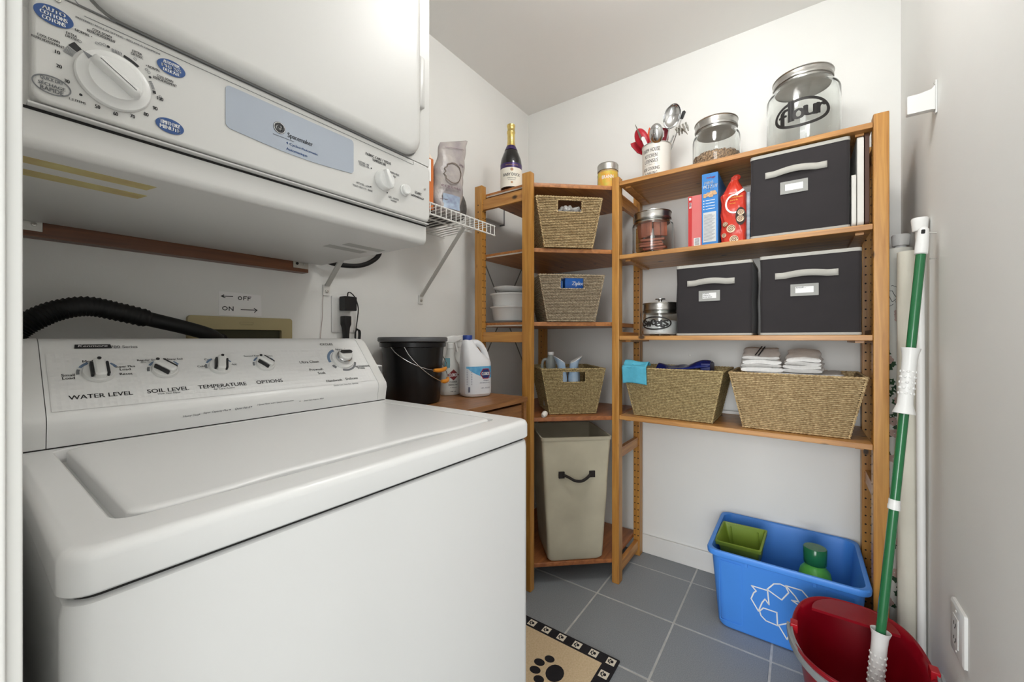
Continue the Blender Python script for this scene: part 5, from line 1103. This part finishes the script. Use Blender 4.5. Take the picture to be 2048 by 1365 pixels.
# ------------------------------------------------------------------ floor: recycling bin and what is in it
rbn = thing('recycling_bin', 'blue plastic recycling bin with white recycling arrows on the tiled floor', 'recycling bin', (1.828, .047, .001), -PI/2)
m_blue = mat('blue_bin_plastic', (74, 146, 238), .42, var=.03, vs=6)
BW, BD, BH = .200, .155, .300          # half sizes at the foot, height
def bl(z, o=0.0, r=.035):
    t = z/BH; hw = BW+.022*t-o; hd = BD+.030*t-o; return [(x, y, z) for x, y in rrect(-hw, hw, -hd, hd, r, 6, 6)]
MB().loft([bl(.0, .010), bl(.004, .004), bl(.012, 0), bl(.275, 0), bl(.276, -.008), bl(.279, -.0125), bl(.294, -.013), bl(.299, -.010), bl(.300, -.004), bl(.297, .002), bl(.275, .004), bl(.012, .005), bl(.008, .012)]).build('bin_body', m_blue, rbn, angle=45)
def bf(a, b, c_=0): t = b/BH; return (a, -(BD+.030*t)-.0006-c_, b)
for a0, a1 in ((-.192, -.118), (.118, .192)):
    MB().ring(rrect(a0, a1, .03, .262, .004, 3), rrect(a0+.0025, a1-.0025, .0325, .2595, .003, 3), bf, .0012).build('panel_rib', m_blue, rbn)
for x in (-.105, .09):
    MB().box(x-.004, x+.004, -.188, -.180, .262, .282).build('rim_gusset', m_blue, rbn)
q = MB(); cxr, czr = .008, .150
def rot(p, k): a = -k*2*PI/3; return (cxr+p[0]*math.cos(a)-p[1]*math.sin(a), czr+p[0]*math.sin(a)+p[1]*math.cos(a))
tri1 = [(-.050, .052), (-.030, .080), (-.012, .086), (.004, .082), (.012, .064), (-.008, .030)]
arrow = [(.004, .086), (.048, .086), (.066, .066), (.070, .055), (.090, .060), (.066, .018), (.020, .040), (.040, .042), (.030, .058)]
for k in range(3):
    q.stroke([rot(p, k) for p in tri1], .0040, bf, .0006, True); q.stroke([rot(p, k) for p in arrow], .0040, bf, .0006, True)
q.build('printed_recycling_arrows', m_white, rbn)
gc = thing('green_container', 'olive green square plastic container tilted inside the recycling bin', 'container', (1.815, .176, .212), -PI/2-.12)
m_olive = mat('olive_plastic', (118, 142, 50), .4, var=.05)
gl_ = lambda z, w, r=.006: [(x, y, z) for x, y in rrect(-w, w, -w*.86, w*.86, r, 4)]
o = MB().loft([gl_(0, .052), gl_(.004, .055), gl_(.078, .066), gl_(.079, .074), gl_(.092, .075), gl_(.093, .069), gl_(.088, .066), gl_(.006, .053)]).build('tub', m_olive, gc, angle=40)
gc.rotation_euler = (.20, -.06, -PI/2-.10); gc.scale = (1.06, 1.12, 1.05)
for x in (-.045, .045): MB().box(x-.002, x+.002, .044, .047, .01, .085).build('rib', m_olive, gc)
gb = thing('green_bottle', 'bright green bottle with clear green measuring cap in the recycling bin', 'bottle', (1.79, -.048, .014), 0); gb.scale = (1, 1, 1.1)
MB().loft([[(x, y, z) for x, y in ell(0, 0, rx, rx*.85, 32)] for rx, z in ((.045, 0), (.050, .006), (.051, .12), (.056, .165), (.057, .195), (.052, .214), (.040, .226), (.036, .233), (.036, .238))]).build('bottle_body', mat('bright_green_plastic', (96, 186, 84), .35, var=.03), gb)
MB().lathe([(.033, .2385), (.034, .241), (.035, .288), (.033, .2905), (.0005, .2905)], 32).build('measuring_cap', mat('dark_green_clear', (40, 122, 82), .15, trans=.35, var=.04), gb)
MB().loft([[(x, y, z) for x, y in rrect(-.01, .01, -.008, .008, .004, 3)] for z in (.239, .285)]).build('spout', mat('bright_green_plastic', (96, 186, 84)), gb)

# ------------------------------------------------------------------ red mop bucket
rk = thing('mop_bucket', 'dark red oval mop bucket with grey handle in front of the recycling bin', 'bucket', (1.374, -.127, .001), 0)
m_rb = mat('dark_red_plastic', (142, 6, 26), .35, var=.06, vs=6)
RXb, RYb, RHb = .185, .132, .285
def rl(z, o=0.0, n=64):
    t = z/RHb; P = []
    for k in range(n):
        a = 2*PI*k/n; rx = RXb-.045*(1-t)-o; ry = RYb-.035*(1-t)-o
        c_, s = math.cos(a), math.sin(a); pw_ = .82
        dip = -.018*(abs(s)**6) if z > .24 else 0
        P.append((rx*(abs(c_)**pw_)*(1 if c_ > 0 else -1), ry*(abs(s)**pw_)*(1 if s > 0 else -1), z+dip))
    return P
MB().loft([rl(0, .012), rl(.004, .004), rl(.262, 0), rl(.263, -.006), rl(.270, -.012), rl(.283, -.012), rl(.285, -.009), rl(.284, -.004), rl(.268, .003), rl(.24, .004), rl(.008, .006), rl(.006, .03)]).build('bucket_body', m_rb, rk, angle=50)
MB().loft([[(x, y, z) for x, y in [(.10+.10*math.cos(a*PI/16)*.95*(1 if math.cos(a*PI/16) > 0 else .3), .095*math.sin(a*PI/16)) for a in range(-8, 9)]] for z in (.276, .2835)]).build('pour_shelf', m_rb, rk)
m_gh = mat('grey_handle_plastic', (142, 146, 148), .4, var=.05)
HP = []
for k in range(33):
    t = k/32; a = PI/2+PI*t; HP.append((.0+(RXb+.016)*math.cos(a)*1.0, (RYb+.012)*math.sin(a), .268-.004*math.sin(PI*t)))
hb = MB(); lp_ = []
for k, p in enumerate(HP):
    a = PI/2+PI*k/32; n_ = Vector((math.cos(a), math.sin(a), 0)); P = Vector(p); 
    lp_.append([P+n_*x+Vector((0, 0, z)) for x, z in ((-.003, -.009), (.010, -.009), (.011, 0), (.010, .009), (.004, .0095), (.003, .006), (.001, .006), (-.003, .009))])
hb.loft(lp_); hb.build('carry_handle', m_gh, rk, angle=40)
for s in (-1, 1): MB().box(-.014, .014, s*(RYb+.006)-.010, s*(RYb+.006)+.008, .258, .283).build('handle_pivot', mat('red_plastic_bright', (176, 20, 34), .35, var=.05), rk, bevel=.003)

# ------------------------------------------------------------------ mop pole
A_, Z_ = Vector((1.383, -.149, .035)), Vector((1.535, -.2765, 1.378))
mp_ = thing('mop', 'long green mop pole with white grips standing in the red bucket', 'mop', tuple(A_))
ax = (Z_-A_).normalized(); Lm = (Z_-A_).length; AL = lambda s: tuple(A_+ax*s)
m_grn = mat('green_metal_paint', (40, 112, 68), .25, coat=.4, var=.03)
m_wp = mat('white_grip_plastic', (236, 236, 234), .35, var=.01)
def lz(prof_, name, m, n=24, **k): return MB().lathe([(r, s) for r, s in prof_], n, AL(0), axis=ax).build(name, m, mp_, world=True, **k)
def s_at(v):       # distance along the pole where it passes image height v
    best = min(range(0, 1401), key=lambda i: abs(677-799*((A_+ax*(i*Lm/1400)).z-1.08)/(.8127*(A_+ax*(i*Lm/1400)).x+.5828*(A_+ax*(i*Lm/1400)).y)-v)); return best*Lm/1400
s0, s1, s2, s3, s4 = s_at(1262), s_at(1010), s_at(828), s_at(697), s_at(508)
lz([(.0105, s0-.02), (.0105, s4+.01)], 'pole', m_grn)
lz([(.0155, .0), (.0165, .01), (.0165, s0-.035), (.0175, s0-.015), (.0215, s0), (.020, s0), (.0135, s0-.02), (.0115, s0-.03)], 'lower_grip', m_wp, angle=50)
lz([(.0115, s2+.012), (.0225, s2), (.0235, s2+.001), (.0165, s2+.025), (.0155, s2+.045), (.0155, s3-.03), (.0175, s3-.012), (.0205, s3), (.019, s3), (.0115, s3-.012)], 'upper_grip', m_wp, angle=50)
lz([(.0108, s1-.012), (.0132, s1-.012), (.0132, s1-.002), (.0122, s1), (.0122, s1+.014), (.0108, s1+.014)], 'clamp_ring', m_wp, angle=40)
lz([(.0108, s4-.002), (.0138, s4), (.0138, s4+.02), (.0128, s4+.05), (.0110, s4+.068), (.006, s4+.074), (.0005, s4+.075)], 'end_cap', m_wp)
u_, w_ = basis(ax); bm_ = MB()
for base_, top_, rr_ in ((.03, s0-.045, .0165), (s2+.055, s3-.035, .0155)):
    nr = int((top_-base_)/.0145)
    for k in range(nr):
        for j in range(9):
            a = 2*PI*(j+.5*(k % 2))/9; n_ = u_*math.cos(a)+w_*math.sin(a); bm_.lathe([(.0038, -.0005), (.003, .0014), (.0015, .002), (.0003, .0021)], 7, tuple(A_+ax*(base_+k*.0145)+n_*rr_), axis=n_)
stuff(bm_.build('grip_bumps', m_wp, mp_, world=True))
ho = A_+ax*(s4+.058); n_ = Vector((-.98, .18, 0)).normalized(); n_ = (n_-ax*n_.dot(ax)).normalized()
MB().loft([[ho+n_*d_+ax*y+n_.cross(ax)*x for x, y in rrect(-.004, .004, -.006, .006, .0025, 3)] for d_ in (.0090, .0127)]).build('hang_hole', m_dark, mp_, world=True)
# mop head resting on the bottom of the bucket
MB().loft([[(x, y, z) for x, y in ell(A_.x, A_.y, r_, r_*.8, 18)] for r_, z in ((.05, .012), (.055, .02), (.04, .045), (.018, .06))]).build('mop_head', mat('grey_mop', (188, 186, 180), .9, var=.1, bump=.6, bs=40), mp_, world=True)

# ------------------------------------------------------------------ rolls and tubes in the corner by the right wall
def roll(name, label, base, top, r, m, cat, bumpy=0.0, mark=None):
    t = thing(name, label, cat, base); a, b = Vector(base), Vector(top); L_ = (b-a).length; d = (b-a).normalized(); u, w = basis(d)
    mb = MB().grid(28, 60, lambda p, q_: a+d*L_*q_+u*(r+bumpy*math.sin(31*q_+9*p)*math.sin(6*p*6.28))*math.cos(2*PI*p)+w*(r+bumpy*math.sin(27*q_+5*p))*math.sin(2*PI*p), True)
    mb.f += [tuple(reversed(range(28))), tuple(range(59*28, 60*28))]
    mb.build('roll_body', m, t, world=True, angle=60); return t, a, d, u, w, L_
m_floral = mat('floral_vinyl_ground', (222, 222, 214), .45, var=.03, vs=8)
t, a, d, u, w, L_ = roll('vinyl_roll', 'rolled floral vinyl sheet behind the right end post of the shelves', (1.800, -.2655, .001), (1.800, -.2655, 1.372), .0335, m_floral, 'roll')
m_leaf = mat('dark_green_leaf', (34, 66, 48), .5, col2=(60, 92, 60), vs=60); m_petal = mat('pink_petal', (206, 176, 164), .5, var=.15, vs=60)
FR = lambda al, zz, c_=0: (1.800+(.0337+c_)*math.cos(al/.0337+3.0), -.2655+(.0337+c_)*math.sin(al/.0337+3.0), zz)
rs = random.Random(9); lf = MB(); pf_ = MB(); vn = MB()
def leaf(al, zz, s, ang): 
    P = [(0, -1), (.5, -.5), (.85, -.55), (.7, 0), (.95, .45), (.45, .5), (0, 1), (-.45, .5), (-.95, .45), (-.7, 0), (-.85, -.55), (-.5, -.5)]
    ca, sa = math.cos(ang), math.sin(ang); lf.poly([(al+s*(x*ca-y*sa), zz+s*(x*sa+y*ca)) for x, y in P], FR, .0004)
for cz in [.10+.115*k for k in range(11)]:
    if cz > 1.25: continue
    for k in range(8): leaf(rs.uniform(-.05, .05), cz+rs.uniform(-.05, .05), rs.uniform(.009, .016), rs.uniform(0, 6))
    for k in range(3):
        al, zz = rs.uniform(-.045, .045), cz+rs.uniform(-.03, .03)
        for j in range(5): ang = j*2*PI/5; pf_.poly(ell(al+.008*math.cos(ang), zz+.008*math.sin(ang), .0065, .0065, 10), lambda x, y, c_=0: FR(x, y, .0005+c_), .0003)
for zz in (1.33, 1.29): leaf(.01, zz, .011, .3)
for k in range(4): vn.stroke([(-.03+.01*i+.006*math.sin(i+k), 1.24+.012*math.sin(i*1.3+k)-.015*k) for i in range(7)], .0014, FR, .0003)
lf.build('print_leaves', m_leaf, t, world=True); pf_.build('print_blossoms', m_petal, t, world=True); vn.build('print_tendrils', m_black, t, world=True)
m_cloth = mat('off_white_cloth', (222, 219, 206), .85, col2=(206, 203, 190), vs=5, bump=.4, bs=14)
roll('cloth_roll', 'off-white rolled cloth beside the floral roll', (1.700, -.2765, .001), (1.704, -.2760, 1.345), .0280, m_cloth, 'roll', .0015)
def tube_(label, base, top, r, cap):
    t = thing('plastic_tube', label, 'tube', base); a, b = Vector(base), Vector(top); d = (b-a).normalized(); L_ = (b-a).length
    MB().lathe([(r, 0), (r, L_)], 24, base, axis=d).build('pipe', m_wp, t, world=True); MB().lathe([(r+.0005, L_-.035), (r+.007, L_-.034), (r+.0095, L_), (r+.007, L_+.004), (.0005, L_+.005)], 24, base, axis=d).build('end_cap', m_wp, t, world=True)
tube_('white plastic tube with flared cap leaning at the right wall behind the mop', (1.656, -.2950, .001), (1.632, -.2860, 1.425), .0095, 1)
tube_('shorter white plastic tube behind the floral roll in the corner', (1.89, -.284, .001), (1.886, -.284, 1.43), .0145, 1)

# ------------------------------------------------------------------ rug with paw prints
rg = thing('paw_print_rug', 'beige rug with black border and paw prints in front of the washer', 'rug', (.93, .64, .001))
RX1, RY0 = 1.291, .482; RX0, RY1 = .738, .892; bw = .046
m_rug = mat('beige_rug', (228, 206, 170), .95, col2=(214, 190, 150), vs=160, bump=.4, bs=400); m_rugb = mat('black_rug_border', (36, 34, 38), .95, var=.15, vs=160, bump=.4, bs=400)
FZ_ = lambda a, b, c_=0: (a, b, .0065+c_)
MB().loft([[(x, y, z) for x, y in rrect(RX0, RX1, RY0, RY1, .004, 3)] for z in (.0012, .006)]).build('rug_border', m_rugb, rg, world=True, bevel=.001)
MB().poly([(RX0+bw, RY0+bw), (RX1-bw, RY0+bw), (RX1-bw, RY1-bw), (RX0+bw, RY1-bw)], lambda a, b, c_=0: (a, b, .0058+c_), .0009).build('rug_field', m_rug, rg, world=True)
def paw(x, y, s, ang, h):
    mb = MB(); ca, sa = math.cos(ang), math.sin(ang); T_ = lambda p, q_: (s*(p*ca-q_*sa), s*(p*sa+q_*ca))
    for cx_, cy_, rx_, ry_ in ((0, -.25, .52, .44), (-.68, .30, .22, .26), (-.26, .68, .22, .28), (.26, .68, .22, .28), (.68, .30, .22, .26)):
        mb.poly([T_(cx_+rx_*math.cos(k*PI/8), cy_+ry_*math.sin(k*PI/8)) for k in range(16)], lambda a, b, c_=0: (a, b, c_), .0005)
    o = mb.build('paw_print', m_rugb, rg); o.location = (x-.93, y-.64, .0055+h); return o
sq = .0145; pdx, pdy, _ = at_z(1110, 1349, .006); ptx, pty, _ = at_z(1086, 1339, .006); PAW = math.atan2(pty-pdy, ptx-pdx)-PI/2
pcx, pcy, _ = at_z(1100, 1344, .006); sq0 = pw0 = None
def cell(x, y):
    global sq0, pw0
    if sq0 is None:
        sq0 = MB().poly([(-sq, -sq), (sq, -sq), (sq, sq), (-sq, sq)], lambda a, b, c_=0: (a, b, c_), .0004).build('border_square', mat('cream_rug_square', (238, 230, 212), .95, var=.05, vs=160), rg)
        sq0.location = (x-.93, y-.64, .0055); pw0 = paw(x, y, .0115, PAW, .0004)
    else: share(sq0, 'border_square', rg, (x-.93, y-.64, .0055)); share(pw0, 'paw_print', rg, (x-.93, y-.64, .0059))
k = 0
while RY0+bw/2+k*.062 < RY1-.02: cell(RX1-bw/2, RY0+bw/2+k*.062); k += 1
for k in range(1, 9): cell(RX1-bw/2-k*.062, RY0+bw/2); cell(RX1-bw/2-k*.062, RY0+bw/2+6*.062)
paw(pcx, pcy, .066, PAW, .0003); paw(pcx-.30, pcy+.10, .066, PAW, .0003)

# ------------------------------------------------------------------ right wall: outlet, bracket, nails
orr = thing('wall_outlet', 'white receptacle with raised cover plate low on the right wall', 'outlet', (1.36, YC, .33))
MB().loft([[(x, y, z) for x, z in rrect(1.314+o, 1.406-o, .336+o, .457-o, .005, 4)] for y, o in ((YC+.0003, 0), (YC+.006, 0), (YC+.0085, .004))]).build('cover_plate', m_plast, orr, world=True)
MB().box(1.341, 1.379, YC+.0086, YC+.0105, .362, .431).build('socket_insert', m_plast, orr, world=True, bevel=.001)
q = MB()
for zz in (.379, .413):
    for x in (1.353, 1.367): q.box(x-.0012, x+.0012, YC+.0103, YC+.0110, zz-.004, zz+.004)
    q.lathe([(.0022, 0), (.0022, .0006)], 10, (1.36, YC+.0103, zz-.009), axis=(0, 1, 0))
q.build('slots', m_dark, orr, world=True)
for zz in (.350, .443): MB().lathe([(.003, 0), (.0025, .001), (.0005, .0012)], 12, (1.36, YC+.0085, zz), axis=(0, 1, 0)).build('screw', m_plast, orr, world=True)
hk = thing('wall_bracket', 'white plastic rod bracket projecting from the right wall', 'bracket', (1.56, YC, 1.71))
MB().box(1.556, 1.572, YC+.0003, YC+.004, 1.695, 1.785).build('wall_plate', m_plast, hk, world=True, bevel=.001)
MB().loft([[(x, y, z) for x, z in ((1.554, z0_), (1.574, z0_), (1.574, z1_), (1.554, z1_))] for y, z0_, z1_ in ((YC+.0042, 1.704, 1.772), (YC+.012, 1.706, 1.762), (YC+.035, 1.706, 1.757), (YC+.058, 1.706, 1.757), (YC+.060, 1.708, 1.755))]).build('arm', m_plast, hk, world=True, bevel=.002)
MB().lathe([(.003, 0), (.0025, .0015), (.0005, .002)], 12, (1.564, YC+.004, 1.7785), axis=(0, 1, 0)).build('screw', m_zinc, hk, world=True)
def nail(x, y, z, axis, label, r=.0028):
    o = MB().lathe([(.0012, -.004), (.0012, .012), (r, .0122), (r, .0138), (.0004, .014)], 10, (0, 0, 0), axis=axis).build('nail', m_zinc); o.location = (x, y, z); return tag(o, label, 'nail')
nail(1.566, YC, 1.369, (.2, 1, .25), 'upper bent nail in the right wall beside the mop handle')
nail(1.562, YC, 1.298, (0, 1, .1), 'lower small nail in the right wall beside the mop handle', .0022)
nail(XB, .418, 1.0, (-1, 0, 0), 'screw in the back wall under the third long shelf', .0035)
nail(XB, .395, 1.605, (-1, 0, 0), 'tiny nail in the back wall beside the pink carton', .002)
nail(.86, YA, 1.98, (0, -1, 0), 'tiny nail high on the left wall right of the dryer', .002)
